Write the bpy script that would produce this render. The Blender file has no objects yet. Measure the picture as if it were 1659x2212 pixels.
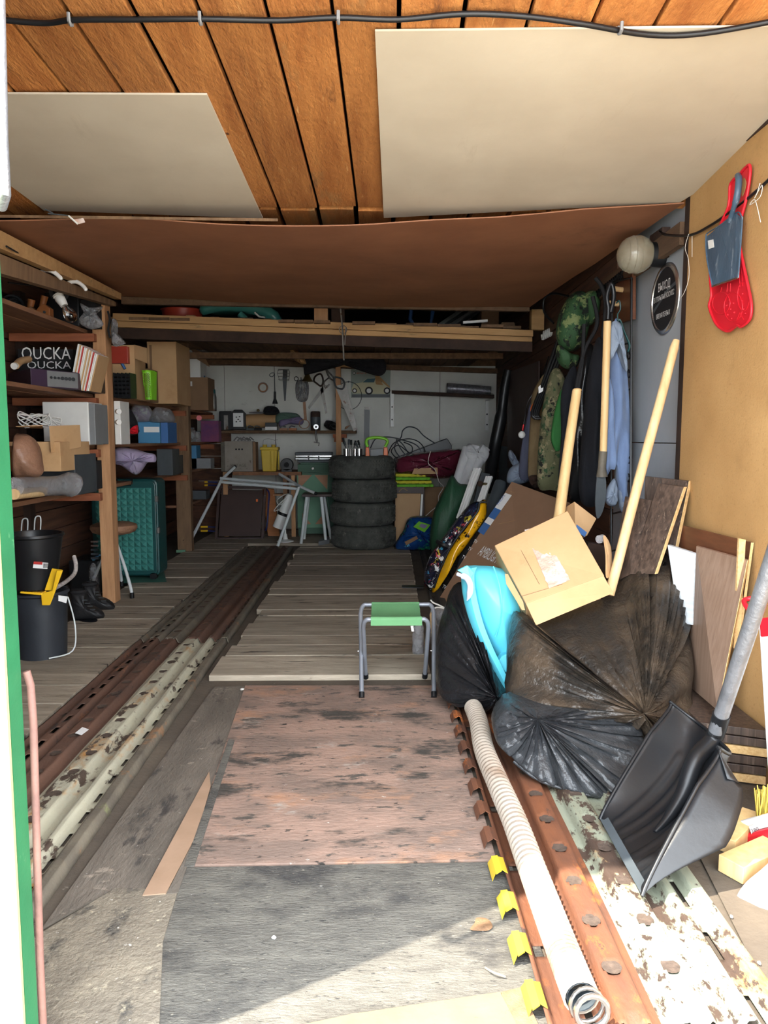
import bpy, bmesh, math, random
from mathutils import Vector as V, noise, Matrix
random.seed(7)
SC = bpy.context.scene; COL = SC.collection
# ---------------- camera, sky, sun, exposure ----------------
CAMZ = 1.2; F = 1600.0; PITCH = math.radians(5.75); YAW = math.radians(1.06)
cd = bpy.data.cameras.new('camera'); cam = bpy.data.objects.new('camera', cd); COL.objects.link(cam)
cd.sensor_fit = 'HORIZONTAL'; cd.sensor_width = 36; cd.lens = F/1659*36; cd.clip_start = .02
cam.location = (0, 0, CAMZ); cam.rotation_euler = (math.radians(90)-PITCH, 0, -YAW); SC.camera = cam
w = bpy.data.worlds.new('sky'); SC.world = w; w.use_nodes = True
bgn = w.node_tree.nodes['Background']; bgn.inputs[0].default_value = (.86, .93, 1, 1); bgn.inputs[1].default_value = 7.5
sd = bpy.data.lights.new('sun', 'SUN'); sd.energy = 10; sd.angle = .01; sd.color = (1, .93, .80)
sun = bpy.data.objects.new('sun', sd); COL.objects.link(sun)
sun.rotation_euler = V((.66, .38, -1.36)).to_track_quat('-Z', 'Y').to_euler()
SC.view_settings.view_transform = 'Standard'; SC.view_settings.look = 'None'
SC.view_settings.gamma = 1; SC.view_settings.use_curve_mapping = False; SC.view_settings.exposure = 0.85
RX = cam.rotation_euler.to_matrix()

def ray(px, py): return RX @ V(((px-829.5)/F, (1106-py)/F, -1))
def pt(px, py, Y): d = ray(px, py); return V((0, 0, CAMZ)) + d*(Y/d.y)
def onz(px, py, z): d = ray(px, py); return V((0, 0, CAMZ)) + d*((z-CAMZ)/d.z)
def onx(px, py, x): d = ray(px, py); return V((0, 0, CAMZ)) + d*(x/d.x)
def wallx(Y): return 1.40 + .032*(Y-3.34)

# ---------------- mesh helpers ----------------
class B:
    def __init__(s): s.v = []; s.f = []
    def add(s, vs, fs):
        n = len(s.v); s.v += [V(p) for p in vs]; s.f += [tuple(n+i for i in f) for f in fs]; return s
    def hexa(s, p, q):            # two quads p (4) and q (4)
        return s.add(list(p)+list(q), [(3,2,1,0),(4,5,6,7),(0,1,5,4),(1,2,6,5),(2,3,7,6),(3,0,4,7)])
    def box(s, x0, x1, y0, y1, z0, z1):
        return s.hexa([(x0,y0,z0),(x1,y0,z0),(x1,y1,z0),(x0,y1,z0)], [(x0,y0,z1),(x1,y0,z1),(x1,y1,z1),(x0,y1,z1)])
    def board(s, p, t):           # quad p thickened by vector t
        t = V(t); return s.hexa([V(a) for a in p], [V(a)+t for a in p])
    def beam(s, a, b, w, h, up=(0,0,1)):
        a, b = V(a), V(b); d = (b-a).normalized(); r = d.cross(V(up)).normalized()*(w/2); u = r.cross(d).normalized()*(h/2)
        return s.hexa([a-r-u, a+r-u, a+r+u, a-r+u], [b-r-u, b+r-u, b+r+u, b-r+u])
    def prism(s, poly, t):
        n = len(poly); t = V(t)
        return s.add([V(a) for a in poly]+[V(a)+t for a in poly], [tuple(range(n-1,-1,-1)), tuple(range(n,2*n))]+[(i,(i+1)%n,n+(i+1)%n,n+i) for i in range(n)])
    def tube(s, pts, r, n=8, closed=False, cap=True):
        pts = [V(p) for p in pts]; m = len(pts); rr = r if isinstance(r, (list, tuple)) else [r]*m; vs = []; last = None
        for i, p in enumerate(pts):
            a = pts[(i-1)%m] if closed or i > 0 else p; b = pts[(i+1)%m] if closed or i < m-1 else p
            d = (b-a).normalized()
            if last is None: u = d.orthogonal().normalized()
            else: u = (last - d*last.dot(d)).normalized() if (last - d*last.dot(d)).length > 1e-6 else d.orthogonal().normalized()
            last = u; v2 = d.cross(u)
            vs += [p + (u*math.cos(2*math.pi*k/n)+v2*math.sin(2*math.pi*k/n))*rr[i] for k in range(n)]
        fs = []
        for i in range(m if closed else m-1):
            j = (i+1) % m
            fs += [(i*n+k, i*n+(k+1)%n, j*n+(k+1)%n, j*n+k) for k in range(n)]
        if cap and not closed: fs += [tuple(range(n-1,-1,-1)), tuple(range((m-1)*n, m*n))]
        return s.add(vs, fs)
    def cyl(s, a, b, r, r2=None, n=20): return s.tube([a, b], [r, r if r2 is None else r2], n)
    def lathe(s, prof, c, ax=(0,0,1), n=28, sq=1):    # prof: (r, h)
        c = V(c); ax = V(ax).normalized(); u = ax.orthogonal().normalized(); v2 = ax.cross(u); vs = []
        for r, h in prof: vs += [c + ax*h + (u*math.cos(2*math.pi*k/n)+v2*math.sin(2*math.pi*k/n)*sq)*r for k in range(n)]
        fs = [(i*n+k, i*n+(k+1)%n, (i+1)*n+(k+1)%n, (i+1)*n+k) for i in range(len(prof)-1) for k in range(n)]
        return s.add(vs, fs)
    def ell(s, c, r, n=20, m=12):
        c = V(c); vs = []
        for i in range(m+1):
            t = math.pi*i/m
            vs += [c+V((r[0]*math.sin(t)*math.cos(2*math.pi*k/n), r[1]*math.sin(t)*math.sin(2*math.pi*k/n), r[2]*math.cos(t))) for k in range(n)]
        return s.add(vs, [(i*n+k, (i+1)*n+k, (i+1)*n+(k+1)%n, i*n+(k+1)%n) for i in range(m) for k in range(n)])
    def grid(s, nx, ny, f, holes=None):
        vs = [f(i/nx, j/ny) for j in range(ny+1) for i in range(nx+1)]
        return s.add(vs, [(j*(nx+1)+i, j*(nx+1)+i+1, (j+1)*(nx+1)+i+1, (j+1)*(nx+1)+i) for j in range(ny) for i in range(nx) if not (holes and holes((i+.5)/nx, (j+.5)/ny))])

def crom(pts, k=6, closed=False):
    pts = [V(p) for p in pts]; n = len(pts); out = []
    for i in range(n if closed else n-1):
        g = (lambda j: pts[j % n]) if closed else (lambda j: pts[min(max(j, 0), n-1)])
        a, b, c, d = g(i-1), g(i), g(i+1), g(i+2)
        for q in range(k):
            t = q/k; out.append(.5*((2*b)+(c-a)*t+(2*a-5*b+4*c-d)*t*t+(3*b-a-3*c+d)*t**3))
    if not closed: out.append(pts[-1])
    return out

def puff(outline, front=.08, back=None, center=None, fold=.02, kind='radial', freq=9, rings=16, k=5, seed=0, nrm=(0,-1,0), p=.5, wr=.0, smooth=True):
    """a soft closed shape inside an outline, bulging to both sides, with folds"""
    o = crom(outline, k, True) if smooth else [V(q) for q in outline]
    n = len(o); c = V(center) if center else sum(o, V())/n; N = V(nrm).normalized(); back = front if back is None else back
    b = B(); vs = []
    for side, th in ((1, front), (-1, back)):
        for i in range(rings+1):
            t = 1-i/rings
            for j, q in enumerate(o):
                pp = c+(q-c)*t; a = j/n*2*math.pi
                if kind == 'radial':
                    f = 1-abs(noise.noise(V((math.cos(a)*freq*.5, math.sin(a)*freq*.5, seed+t*.8))))*2.6; f *= (1-t)**.3*t**.35*1.8
                else:
                    f = noise.noise(V((pp.x*freq, pp.y*freq, pp.z*freq*.22+seed)))*1.4*(1-t**4)
                if wr: f += wr*noise.fractal(pp*freq*1.5+V((seed,0,0)), 1, 2, 3)*(1-t**6)
                vs.append(pp + N*(side*th*max(0, 1-t*t)**p + side*fold*f*(1 if t < .999 else 0)))
    fs = []
    for sd_ in (0, 1):
        off = sd_*(rings+1)*n
        for i in range(rings):
            for j in range(n):
                a, b2, c2, d = off+i*n+j, off+i*n+(j+1)%n, off+(i+1)*n+(j+1)%n, off+(i+1)*n+j
                fs.append((a, b2, c2, d) if sd_ else (d, c2, b2, a))
    return b.add(vs, fs)

def mkmesh(name, b, smooth, weld=True):
    me = bpy.data.meshes.new(name)
    me.from_pydata([tuple(p) for p in b.v], [], b.f)
    if weld:
        bm = bmesh.new(); bm.from_mesh(me); bmesh.ops.remove_doubles(bm, verts=bm.verts, dist=1e-5)
        bmesh.ops.recalc_face_normals(bm, faces=bm.faces); bm.to_mesh(me); bm.free()
    if smooth:
        me.polygons.foreach_set('use_smooth', [True]*len(me.polygons)); me.set_sharp_from_angle(angle=math.radians(smooth if smooth > 1 else 40))
    me.update(); return me

def P(name, b, mat, root=None, label=None, sm=0, bev=0, kind=None, weld=True):
    me = mkmesh(name, b, sm, weld); me.materials.append(mat)
    o = bpy.data.objects.new(name, me); COL.objects.link(o)
    if root is not None: o.parent = root
    if label: o['label'] = label
    if kind: o['kind'] = kind
    if bev:
        m = o.modifiers.new('bevel', 'BEVEL'); m.width = bev; m.segments = 2; m.limit_method = 'ANGLE'
    return o
ROOTS = []
def T(name, label, cat, group=None):
    o = bpy.data.objects.new(name, None); o.empty_display_size = .05; COL.objects.link(o)
    o['label'] = label; o['category'] = cat
    if group: o['group'] = group
    ROOTS.append(o); return o
def S(name, b, mat, label, cat, group=None, sm=0, bev=0, kind=None):
    o = P(name, b, mat, None, None, sm, bev, kind); o['label'] = label; o['category'] = cat
    if group: o['group'] = group
    ROOTS.append(o); return o
def K(name, b, mat, root=None, sm=0, bev=0): return P(name, b, mat, root, None, sm, bev, None if root else 'structure')
def tree(o):
    out = [o]
    for c in o.children: out += tree(c)
    return out
def settle(o):
    """move the object's origin to the middle of its base (shapes stay where they are)"""
    ms = [x for x in tree(o) if x.type == 'MESH']
    if not ms or o.get('settled'): return
    ps = [v.co for m in ms for v in m.data.vertices]
    c = V(((min(p.x for p in ps)+max(p.x for p in ps))/2, (min(p.y for p in ps)+max(p.y for p in ps))/2, min(p.z for p in ps)))
    for me in {m.data for m in ms}: me.transform(Matrix.Translation(-c))
    o.location = c; o['settled'] = 1
def dup(o, loc, label=None, rot=None, parent=None, mat=None):
    c = o.copy(); COL.objects.link(c); c.parent = parent
    if parent is None:
        c.location = loc; ROOTS.append(c)
        if rot: c.rotation_euler = rot
        if label: c['label'] = label
    for ch in o.children: dup(ch, None, parent=c)
    return c
def px(x0, y0, x1, y1, Y, d, zb=None):       # box whose front face covers a picture rectangle at depth Y
    a = pt(x0, y1, Y); b = pt(x1, y0, Y)
    return (a.x, b.x, Y, Y+d, a.z if zb is None else zb, b.z)
def Bx(*a, **k): return B().box(*px(*a, **k))
def pl(pts, Y): return [pt(x, y, Y if not isinstance(Y, (list, tuple)) else Y[i]) for i, (x, y) in enumerate(pts)]

def words(s, o, xd, h, mat, root, up=(0,0,1), width=None, name='lettering'):
    cu = bpy.data.curves.new('t', 'FONT'); cu.body = s; cu.size = 1; cu.extrude = 0; cu.resolution_u = 2
    ob = bpy.data.objects.new('t', cu); COL.objects.link(ob)
    me = bpy.data.meshes.new_from_object(ob.evaluated_get(bpy.context.evaluated_depsgraph_get())); bpy.data.objects.remove(ob); bpy.data.curves.remove(cu)
    xd = V(xd).normalized(); up = V(up); up = (up-xd*up.dot(xd)).normalized(); n = xd.cross(up)
    wd = max([v.co.x for v in me.vertices] or [1]); sx = h if not width else width/wd
    for v in me.vertices: v.co = V(o) + xd*v.co.x*sx + up*v.co.y*h*1.35 + n*.0012
    me.name = name; me.materials.append(mat)
    q = bpy.data.objects.new(name, me); COL.objects.link(q); q.parent = root; return q

# ---------------- materials ----------------
def lin(c): return tuple(((x/255)/12.92 if x/255 <= .04045 else ((x/255+.055)/1.055)**2.4) for x in c)+(1,)
def M(n, c, c2=None, sc=6, st=(1,1,1), r=.7, b=.15, bs=40, m=0, spots=(), trans=0, alpha=1, rnd=0, coat=0, bst=None, ior=1.45, lo=.3, hi=.7, sheen=0):
    ma = bpy.data.materials.new(n); ma.use_nodes = True; nt = ma.node_tree; N = nt.nodes; L = nt.links; bs_ = N['Principled BSDF']
    tc = N.new('ShaderNodeTexCoord')
    def nz(scale, stretch, detail=6, rough=.6):
        mp = N.new('ShaderNodeMapping'); mp.inputs['Scale'].default_value = stretch; L.new(tc.outputs['Object'], mp.inputs[0])
        no = N.new('ShaderNodeTexNoise'); no.inputs['Scale'].default_value = scale; no.inputs['Detail'].default_value = detail; no.inputs['Roughness'].default_value = rough
        L.new(mp.outputs[0], no.inputs['Vector'])
        if rnd:
            oi = N.new('ShaderNodeObjectInfo'); ad = N.new('ShaderNodeVectorMath'); ad.operation = 'ADD'
            mu = N.new('ShaderNodeMath'); mu.operation = 'MULTIPLY'; mu.inputs[1].default_value = 50
            L.new(oi.outputs['Random'], mu.inputs[0]); L.new(mp.outputs[0], ad.inputs[0]); L.new(mu.outputs[0], ad.inputs[1]); L.new(ad.outputs[0], no.inputs['Vector'])
        return no.outputs[0]
    def ramp(src, a, z):
        mr = N.new('ShaderNodeMapRange'); mr.inputs[1].default_value = a; mr.inputs[2].default_value = z; L.new(src, mr.inputs[0]); return mr.outputs[0]
    def mix(fac, a, bcol):
        mx = N.new('ShaderNodeMix'); mx.data_type = 'RGBA'; L.new(fac, mx.inputs[0])
        if isinstance(a, tuple): mx.inputs[6].default_value = a
        else: L.new(a, mx.inputs[6])
        mx.inputs[7].default_value = bcol; return mx.outputs[2]
    col = lin(c)
    if c2: col = mix(ramp(nz(sc, st), lo, hi), col, lin(c2))
    for q in spots:
        sc3, s3, t3 = q[0], q[1], q[2]; st3 = q[3] if len(q) > 3 else (1,1,1); wd = q[4] if len(q) > 4 else .04
        col = mix(ramp(nz(s3, st3, 10, .7), t3, t3+wd), col if not isinstance(col, tuple) else col, lin(sc3))
    if rnd:
        oi = N.new('ShaderNodeObjectInfo'); hs = N.new('ShaderNodeHueSaturation'); mr = N.new('ShaderNodeMapRange'); mr.inputs[3].default_value = 1-rnd; mr.inputs[4].default_value = 1+rnd
        L.new(oi.outputs['Random'], mr.inputs[0]); L.new(mr.outputs[0], hs.inputs['Value'])
        if isinstance(col, tuple): hs.inputs['Color'].default_value = col
        else: L.new(col, hs.inputs['Color'])
        col = hs.outputs[0]
    if isinstance(col, tuple): bs_.inputs['Base Color'].default_value = col
    else: L.new(col, bs_.inputs['Base Color'])
    bs_.inputs['Roughness'].default_value = r; bs_.inputs['Metallic'].default_value = m; bs_.inputs['IOR'].default_value = ior
    if trans: bs_.inputs['Transmission Weight'].default_value = trans
    if alpha < 1: bs_.inputs['Alpha'].default_value = alpha
    if coat: bs_.inputs['Coat Weight'].default_value = coat
    if sheen: bs_.inputs['Sheen Weight'].default_value = sheen
    if b:
        bu = N.new('ShaderNodeBump'); bu.inputs['Strength'].default_value = b; bu.inputs['Distance'].default_value = .012
        L.new(nz(bs, bst or st, 5), bu.inputs['Height']); L.new(bu.outputs[0], bs_.inputs['Normal'])
    return ma
m = {}
m['ceil'] = M('rough_sawn_boards', (204,138,74), (162,98,46), 3, (7,.8,3), r=.8, b=.8, bs=30, bst=(3,1,1), rnd=.25, spots=[((140,120,80), 1.6, .56, (2,.5,1), .15), ((98,58,34), 3.0, .60, (5,.6,1), .12), ((86,48,28), 9, .70, (1,.7,1), .03), ((226,176,112), 12, .62, (6,.8,1), .1)])
m['whiteboard'] = M('white_faced_hardboard', (208,199,181), (192,182,164), 2, r=.6, b=.05, spots=[((176,164,144), 4, .60, (2,.4,1), .25), ((90,80,70), 30, .77), ((226,220,206), 7, .68, (3,.5,1), .05)])
m['hard_brown'] = M('brown_hardboard', (158,108,78), (136,90,64), 3, r=.65, b=.05, spots=[((186,140,104), 9, .72, (1,4,1), .03), ((110,74,56), 2, .60, (1,1,1), .2)])
m['hard_tan'] = M('tan_hardboard', (190,150,98), (174,134,84), 3, r=.75, b=.2, bs=120, spots=[((146,108,64), 90, .56, (1,1,1), .2), ((110,80,50), 14, .76, (1,1,.4)), ((158,120,74), 2.5, .60, (1,1,1), .2)])
m['edge_dark'] = M('dark_edge', (66,46,36), (40,28,22), 8, r=.8)
m['planks_dark'] = M('dark_wall_planks', (112,76,56), (76,52,42), 4, (2,.6,8), r=.8, b=.3, rnd=.25, spots=[((140,98,70), 5, .66, (2,.4,6), .1)])
m['white_wall'] = M('white_painted_board', (212,212,204), (196,196,188), 2.5, r=.6, b=.08, spots=[((150,148,140), 5, .64, (1,1,2), .12), ((70,60,50), 20, .74)])
m['grey_wall'] = M('pale_grey_panel', (168,174,180), (156,162,168), 2, r=.45, b=.04, spots=[((120,118,116), 18, .74), ((182,186,190), 5, .66, (1,1,.3), .05)])
m['floorbd'] = M('grey_floor_boards', (170,158,140), (128,118,104), 3, (1,7,7), r=.8, b=.4, bs=18, rnd=.13, spots=[((62,54,47), 2.4, .58, (.8,7,1), .06), ((192,182,162), 6, .64, (.8,7,1), .1), ((98,88,76), 9, .60, (.5,8,1), .1)])
m['ply_red'] = M('reddish_plywood', (144,118,104), (116,98,88), 3, (1,2.2,1), r=.8, b=.4, bs=30, lo=.4, hi=.6, spots=[((158,118,92), 2.2, .55, (1,1.8,1), .14), ((160,152,142), 4.5, .60, (1,1.8,1), .12), ((62,57,52), 2.3, .54, (1,2.2,1), .08), ((74,68,62), 7, .57, (1,2.4,1), .05), ((46,42,38), 18, .61, (1,2.2,1), .04), ((190,184,174), 30, .66, (1,2,1), .04)])
m['ply_grey'] = M('grey_plywood', (110,101,91), (84,77,69), 3, (3,1,1), r=.85, b=.5, bs=30, spots=[((56,52,49), 4, .55, (2,.7,1), .08), ((146,134,120), 5, .61, (1,2,1), .06), ((176,172,164), 45, .66, (1,1,1), .04)])
m['ply_near'] = M('weathered_chipboard', (104,100,92), (74,71,66), 8, (1,3,1), r=.85, b=.7, bs=60, spots=[((50,48,47), 2.5, .52, (1,1.4,1), .14), ((38,37,36), 45, .58, (1,3,1), .08), ((134,128,114), 60, .60, (1,4,1), .06), ((176,174,170), 5, .66, (1,1,1), .08), ((206,204,200), 80, .69, (1,1,1), .03)])
m['ply_left'] = M('stained_chipboard', (130,120,104), (96,88,78), 6, (1,1,1), r=.85, b=.7, bs=60, spots=[((54,52,50), 3, .53, (1.4,1,1), .08), ((152,142,122), 40, .58, (1,1,1), .1), ((190,184,174), 50, .66, (1,1,1), .03)])
m['ply_beige'] = M('clean_plywood', (134,110,80), (122,98,70), 9, r=.7, b=.1, spots=[((104,82,56), 60, .64)])
m['ply_pinkish'] = M('pale_hardboard_sliver', (156,128,106), (140,114,92), 9, r=.7, b=.1)
m['dirt'] = M('dusty_concrete', (92,82,70), (70,62,54), 3, r=.95, b=.4, bs=30, spots=[((120,112,100), 12, .64)])
m['concrete'] = M('sunlit_concrete', (176,168,156), (156,148,136), 2, r=.9, b=.2)
m['rust'] = M('rusty_steel', (116,70,44), (74,50,40), 8, (1,.4,1), r=.75, b=.4, spots=[((164,92,42), 7, .54, (1,.5,1), .08), ((60,46,42), 14, .60, (1,.5,1), .05)])
m['pale_paint'] = M('chipped_pale_paint', (136,142,126), (120,122,104), 6, (1,.4,1), r=.6, b=.4, spots=[((148,104,56), 5, .56, (1,.4,1), .12), ((66,52,44), 7, .53, (1,.6,1), .03), ((60,48,42), 26, .58, (1,.6,1), .03)])
m['darksteel'] = M('dark_steel', (112,104,90), (82,76,68), 9, r=.6, b=.3, spots=[((124,96,72), 6, .60), ((112,114,80), 4, .62)])
m['green'] = M('green_paint', (34,98,62), (26,84,52), 6, r=.5, b=.1, spots=[((110,80,64), 26, .68, (1,1,.6)), ((70,120,84), 8, .62)])
m['green_sunlit'] = M('sunlit_green_paint', (150,162,104), (158,170,112), 3, r=.5, b=.1, spots=[((84,120,66), 22, .72)])  # green door paint lightened: glaring sun on the front face put into colour
m['galv'] = M('galvanised_tube', (132,134,138), (104,106,110), 14, (1,1,1), r=.3, m=.45, b=.3, bs=60, coat=.3)
m['rust_pipe'] = M('rust_brown_bar', (120,86,76), (92,66,60), 12, r=.7, b=.2)
m['post'] = M('pine_post', (196,150,108), (168,122,84), 5, (6,6,.7), r=.75, b=.25, bs=20, spots=[((90,60,40), 12, .72, (1,1,.6), .05)])
m['postdark'] = M('old_pine', (132,104,76), (100,76,56), 5, (6,6,.7), r=.8, b=.3, spots=[((60,44,34), 7, .62)])
m['shelfwood'] = M('shelf_board', (150,106,76), (112,78,58), 4, (5,.7,5), r=.8, b=.3, rnd=.15)
m['redwood'] = M('reddish_batten', (164,98,66), (132,76,52), 5, (.8,5,5), r=.8, b=.3, rnd=.12)
m['beam'] = M('pale_beam', (186,148,100), (160,122,80), 4, (.6,5,5), r=.75, b=.2, spots=[((96,86,66), 5, .60, (.5,1,3), .1)])
m['loftwood'] = M('loft_board', (120,92,68), (86,66,50), 4, (5,.6,5), r=.85, b=.3, rnd=.3)
m['card'] = M('corrugated_card', (194,158,116), (180,144,102), 4, r=.85, b=.06, spots=[((162,122,84), 2.6, .56, (1,1,1), .2), ((208,178,138), 12, .66, (1,1,1), .1)])
m['cardD'] = M('brown_card', (138,108,80), (124,96,72), 4, r=.85, b=.06)
m['cardTV'] = M('dark_brown_card', (150,116,90), (138,106,82), 4, r=.8, b=.06)
m['tape'] = M('clear_tape', (200,170,154), (224,208,202), 14, r=.18, b=1.0, bs=26, coat=.6, lo=.45, hi=.6, spots=[((184,146,112), 20, .62, (1,1,1), .1)])
m['black'] = M('black_plastic', (18,19,22), (24,26,29), 6, r=.38, b=.05)
m['blackm'] = M('matt_black', (24,24,26), (36,36,38), 8, r=.9, b=.1)
m['bag'] = M('black_bag_film', (24,25,27), (32,32,34), 3, r=.26, b=.9, bs=22, bst=(1,1,.7))
m['bag2'] = M('thin_dark_bag_film', (40,37,34), (76,64,52), 3.2, (1,1,1), r=.3, b=1, bs=26, lo=.42, hi=.62)  # brown mixed in for sunlight showing through the thin black film
m['bag3'] = M('dusty_bag_film', (58,60,62), (38,39,42), 5, r=.33, b=.8, bs=24)
m['cyan'] = M('cyan_plastic', (96,204,226), None, r=.38, b=.02, bs=8)
m['cyanlt'] = M('pale_lilac_plastic', (196,206,232), None, r=.4, b=0)
m['tyre'] = M('tyre_rubber', (84,86,80), (58,60,57), 14, r=.85, b=.6, bs=60, spots=[((124,122,112), 12, .60, (1,1,1), .1), ((44,45,43), 5, .55, (1,1,1), .1)])
m['white'] = M('white_plastic', (226,226,222), (212,212,208), 5, r=.4, b=.02)
m['whitep'] = M('white_enamel_tube', (206,212,212), (188,194,194), 8, r=.4, b=.05)
m['teal'] = M('teal_shell', (66,132,124), (54,112,106), 4, r=.35, b=.05)
m['tealedge'] = M('dark_teal_shell', (18,66,66), None, r=.4, b=.05)
m['tealcloth'] = M('green_oilcloth', (74,122,108), (58,104,92), 6, r=.6, b=.2)
m['yellow'] = M('yellow_plastic', (236,190,40), (220,172,30), 4, r=.42, b=.03)
m['yellowD'] = M('yellow_tub', (206,176,52), (190,160,44), 4, r=.5, b=.03)
m['grn_cab'] = M('green_cabinet_paint', (58,92,72), (48,80,62), 5, r=.6, b=.1)
m['grn_mid'] = M('mint_cabinet_paint', (96,140,112), (84,126,100), 5, r=.6, b=.1)
m['woodlt'] = M('worn_veneer', (168,124,92), (148,106,78), 5, (1,1,5), r=.6, b=.1)
m['brown_panel'] = M('dark_brown_panel', (66,48,44), (58,42,38), 6, r=.5, b=.04)
m['tan'] = M('tan_board', (178,142,98), (168,130,88), 6, r=.6, b=.05)
m['orangew'] = M('orange_wood', (176,112,66), (156,96,54), 5, (1,1,6), r=.5, b=.08)
m['navy'] = M('navy_tube', (30,38,96), None, r=.4, b=0)
m['steel'] = M('worn_steel', (140,138,134), (104,100,96), 12, r=.5, m=.7, b=.1, spots=[((86,64,50), 10, .56)])
m['chrome'] = M('bright_metal', (200,200,200), None, r=.25, m=.95, b=0)
m['alu'] = M('flexible_foil', (200,200,204), (150,150,156), 30, r=.3, m=.8, b=.3)
m['stooltube'] = M('grey_steel_tube', (134,138,146), (118,122,130), 8, r=.4, m=.35, b=.02)
m['stoolcloth'] = M('green_canvas', (96,146,100), (82,130,88), 4, r=.75, b=.1, bs=200)
m['wenge'] = M('dark_wenge_laminate', (92,76,66), (40,32,28), 2.2, (26,26,.5), r=.45, b=.05, spots=[((112,96,84), 3, .58, (22,22,.4), .1)])
m['oak'] = M('pale_oak_laminate', (160,134,116), (134,108,90), 4, (12,12,.7), r=.45, b=.04, spots=[((124,98,80), 5, .58, (14,14,.6), .1)])
m['whitewood'] = M('whitewashed_laminate', (206,210,212), (176,182,186), 4, (1.5,1.5,14), r=.45, b=.04)
m['walnut'] = M('brown_laminate', (112,68,46), (90,54,36), 4, (2,2,12), r=.4, b=.03)
m['chip'] = M('chipboard_edge', (214,184,132), (190,150,96), 90, r=.85, b=.3)
m['handle'] = M('pine_handle', (224,190,138), (206,168,112), 5, (8,8,.8), r=.5, b=.04, spots=[((170,120,74), 6, .70, (1,1,.5))])
m['handle2'] = M('worn_broomstick', (220,192,146), (196,160,112), 6, (6,6,.7), r=.6, b=.08, spots=[((150,116,80), 7, .62, (1,1,.6))])
m['red'] = M('red_plastic', (214,34,50), (200,26,42), 5, r=.4, b=.02)
m['redD'] = M('red_enamel', (176,66,50), (160,54,42), 5, r=.4, b=.02)
m['blue_metal'] = M('scuffed_blue_grey_plastic', (78,100,120), (58,76,94), 6, (2,2,.6), r=.35, b=.1, spots=[((150,160,170), 14, .58, (2.5,2.5,.5), .12), ((34,46,62), 11, .66, (2,2,.6), .04)])
m['denim'] = M('blue_work_cloth', (112,132,166), (94,112,146), 5, r=.9, b=.2, bs=160, sheen=.2)
m['denimlt'] = M('faded_collar_cloth', (134,146,162), (120,132,150), 5, r=.9, b=.2, bs=160)
m['camo'] = M('camouflage_cloth', (86,90,62), (100,98,72), 8, r=.9, b=.3, bs=60, spots=[((136,126,96), 11, .54, (1,1,1), .02), ((46,74,46), 13, .55, (1,1,1), .02), ((22,24,20), 17, .57, (1,1,1), .02)])
m['camodark'] = M('green_camouflage_cloth', (48,82,48), (36,66,38), 8, r=.75, b=.3, bs=60, spots=[((112,124,78), 11, .54, (1,1,1), .02), ((16,22,18), 14, .53, (1,1,1), .02)])
m['leather'] = M('black_leather', (24,25,27), None, r=.28, b=.5, bs=22)
m['tancloth'] = M('tan_cloth', (122,104,74), (108,90,62), 5, r=.9, b=.2, bs=120)
m['greycloth'] = M('grey_violet_cloth', (92,96,116), (80,84,104), 5, r=.9, b=.2, bs=120)
m['darkcloth'] = M('dark_navy_cloth', (28,30,36), (22,24,30), 5, r=.95, b=.2, bs=120)
m['greennet'] = M('bright_green_cloth', (52,120,58), (40,100,48), 5, r=.8, b=.2)
m['glass'] = M('clear_glass', (250,250,250), None, r=.04, trans=1, b=0)
m['globe'] = M('pressed_glass', (220,212,190), (190,180,158), 60, r=.12, b=.5, bs=60, trans=.75, coat=.4)
m['film'] = M('clear_film', (196,196,198), (170,170,174), 20, r=.18, b=1, bs=24, trans=.5, alpha=.75)
m['lilacfilm'] = M('lilac_wrap', (178,164,196), (158,150,170), 9, r=.3, b=.8, bs=18)
m['maroonfilm'] = M('maroon_wrapped_textile', (112,44,62), (92,34,50), 5, r=.25, b=.7, bs=16, coat=.4, spots=[((186,140,150), 9, .63, (1,1,1), .05)])
m['greensack'] = M('green_woven_sack', (46,88,62), (38,74,52), 5, (3,3,1), r=.5, b=.6, bs=14)
m['paperroll'] = M('white_roll', (196,196,196), (176,176,178), 4, (3,3,1), r=.6, b=.3, bs=10)
m['bluebag'] = M('blue_film_bag_of_toys', (24,70,130), (18,50,96), 5, r=.2, b=.8, bs=16, coat=.5, spots=[((38,130,90), 6, .57, (1,1,1), .02), ((150,60,76), 7, .62, (1,1,1), .02), ((110,180,220), 12, .62, (1,1,1), .03), ((16,36,80), 14, .58, (1,1,1), .05)])
m['comic'] = M('bright_printed_film', (34,38,60), (24,26,40), 6, r=.22, b=.35, bs=14, coat=.5, spots=[((70,160,200), 8, .60, (1,1,1), .01), ((230,206,60), 10, .60, (1,1,1), .01), ((200,70,80), 11, .61, (1,1,1), .01), ((236,236,230), 14, .58, (1,1,1), .01), ((18,18,20), 20, .56, (1,1,1), .01)])
m['yellowfilm'] = M('yellow_black_film', (236,178,24), (220,156,14), 6, r=.2, b=.6, bs=10, coat=.5, spots=[((44,30,10), 12, .57, (1,1,1), .03)])
m['orangepl'] = M('orange_plastic', (232,110,40), None, r=.4, b=0)
m['lime'] = M('lime_plastic', (140,214,50), (120,196,40), 5, r=.4, b=0)
m['greenmat'] = M('green_foam', (100,170,40), None, r=.8, b=.1)
m['yellowmat'] = M('yellow_foam', (196,190,50), None, r=.8, b=.1)
m['grey'] = M('grey_plastic', (132,134,136), (116,118,120), 5, r=.5, b=.03)
m['greyD'] = M('dark_grey_metal', (72,78,82), (58,64,68), 6, r=.5, b=.06)
m['maroon'] = M('maroon_case', (62,46,66), None, r=.5, b=.03)
m['blue'] = M('blue_card', (70,130,170), None, r=.6, b=.02)
m['darkblue'] = M('print_blue', (60,104,160), None, r=.6, b=.02)
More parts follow.
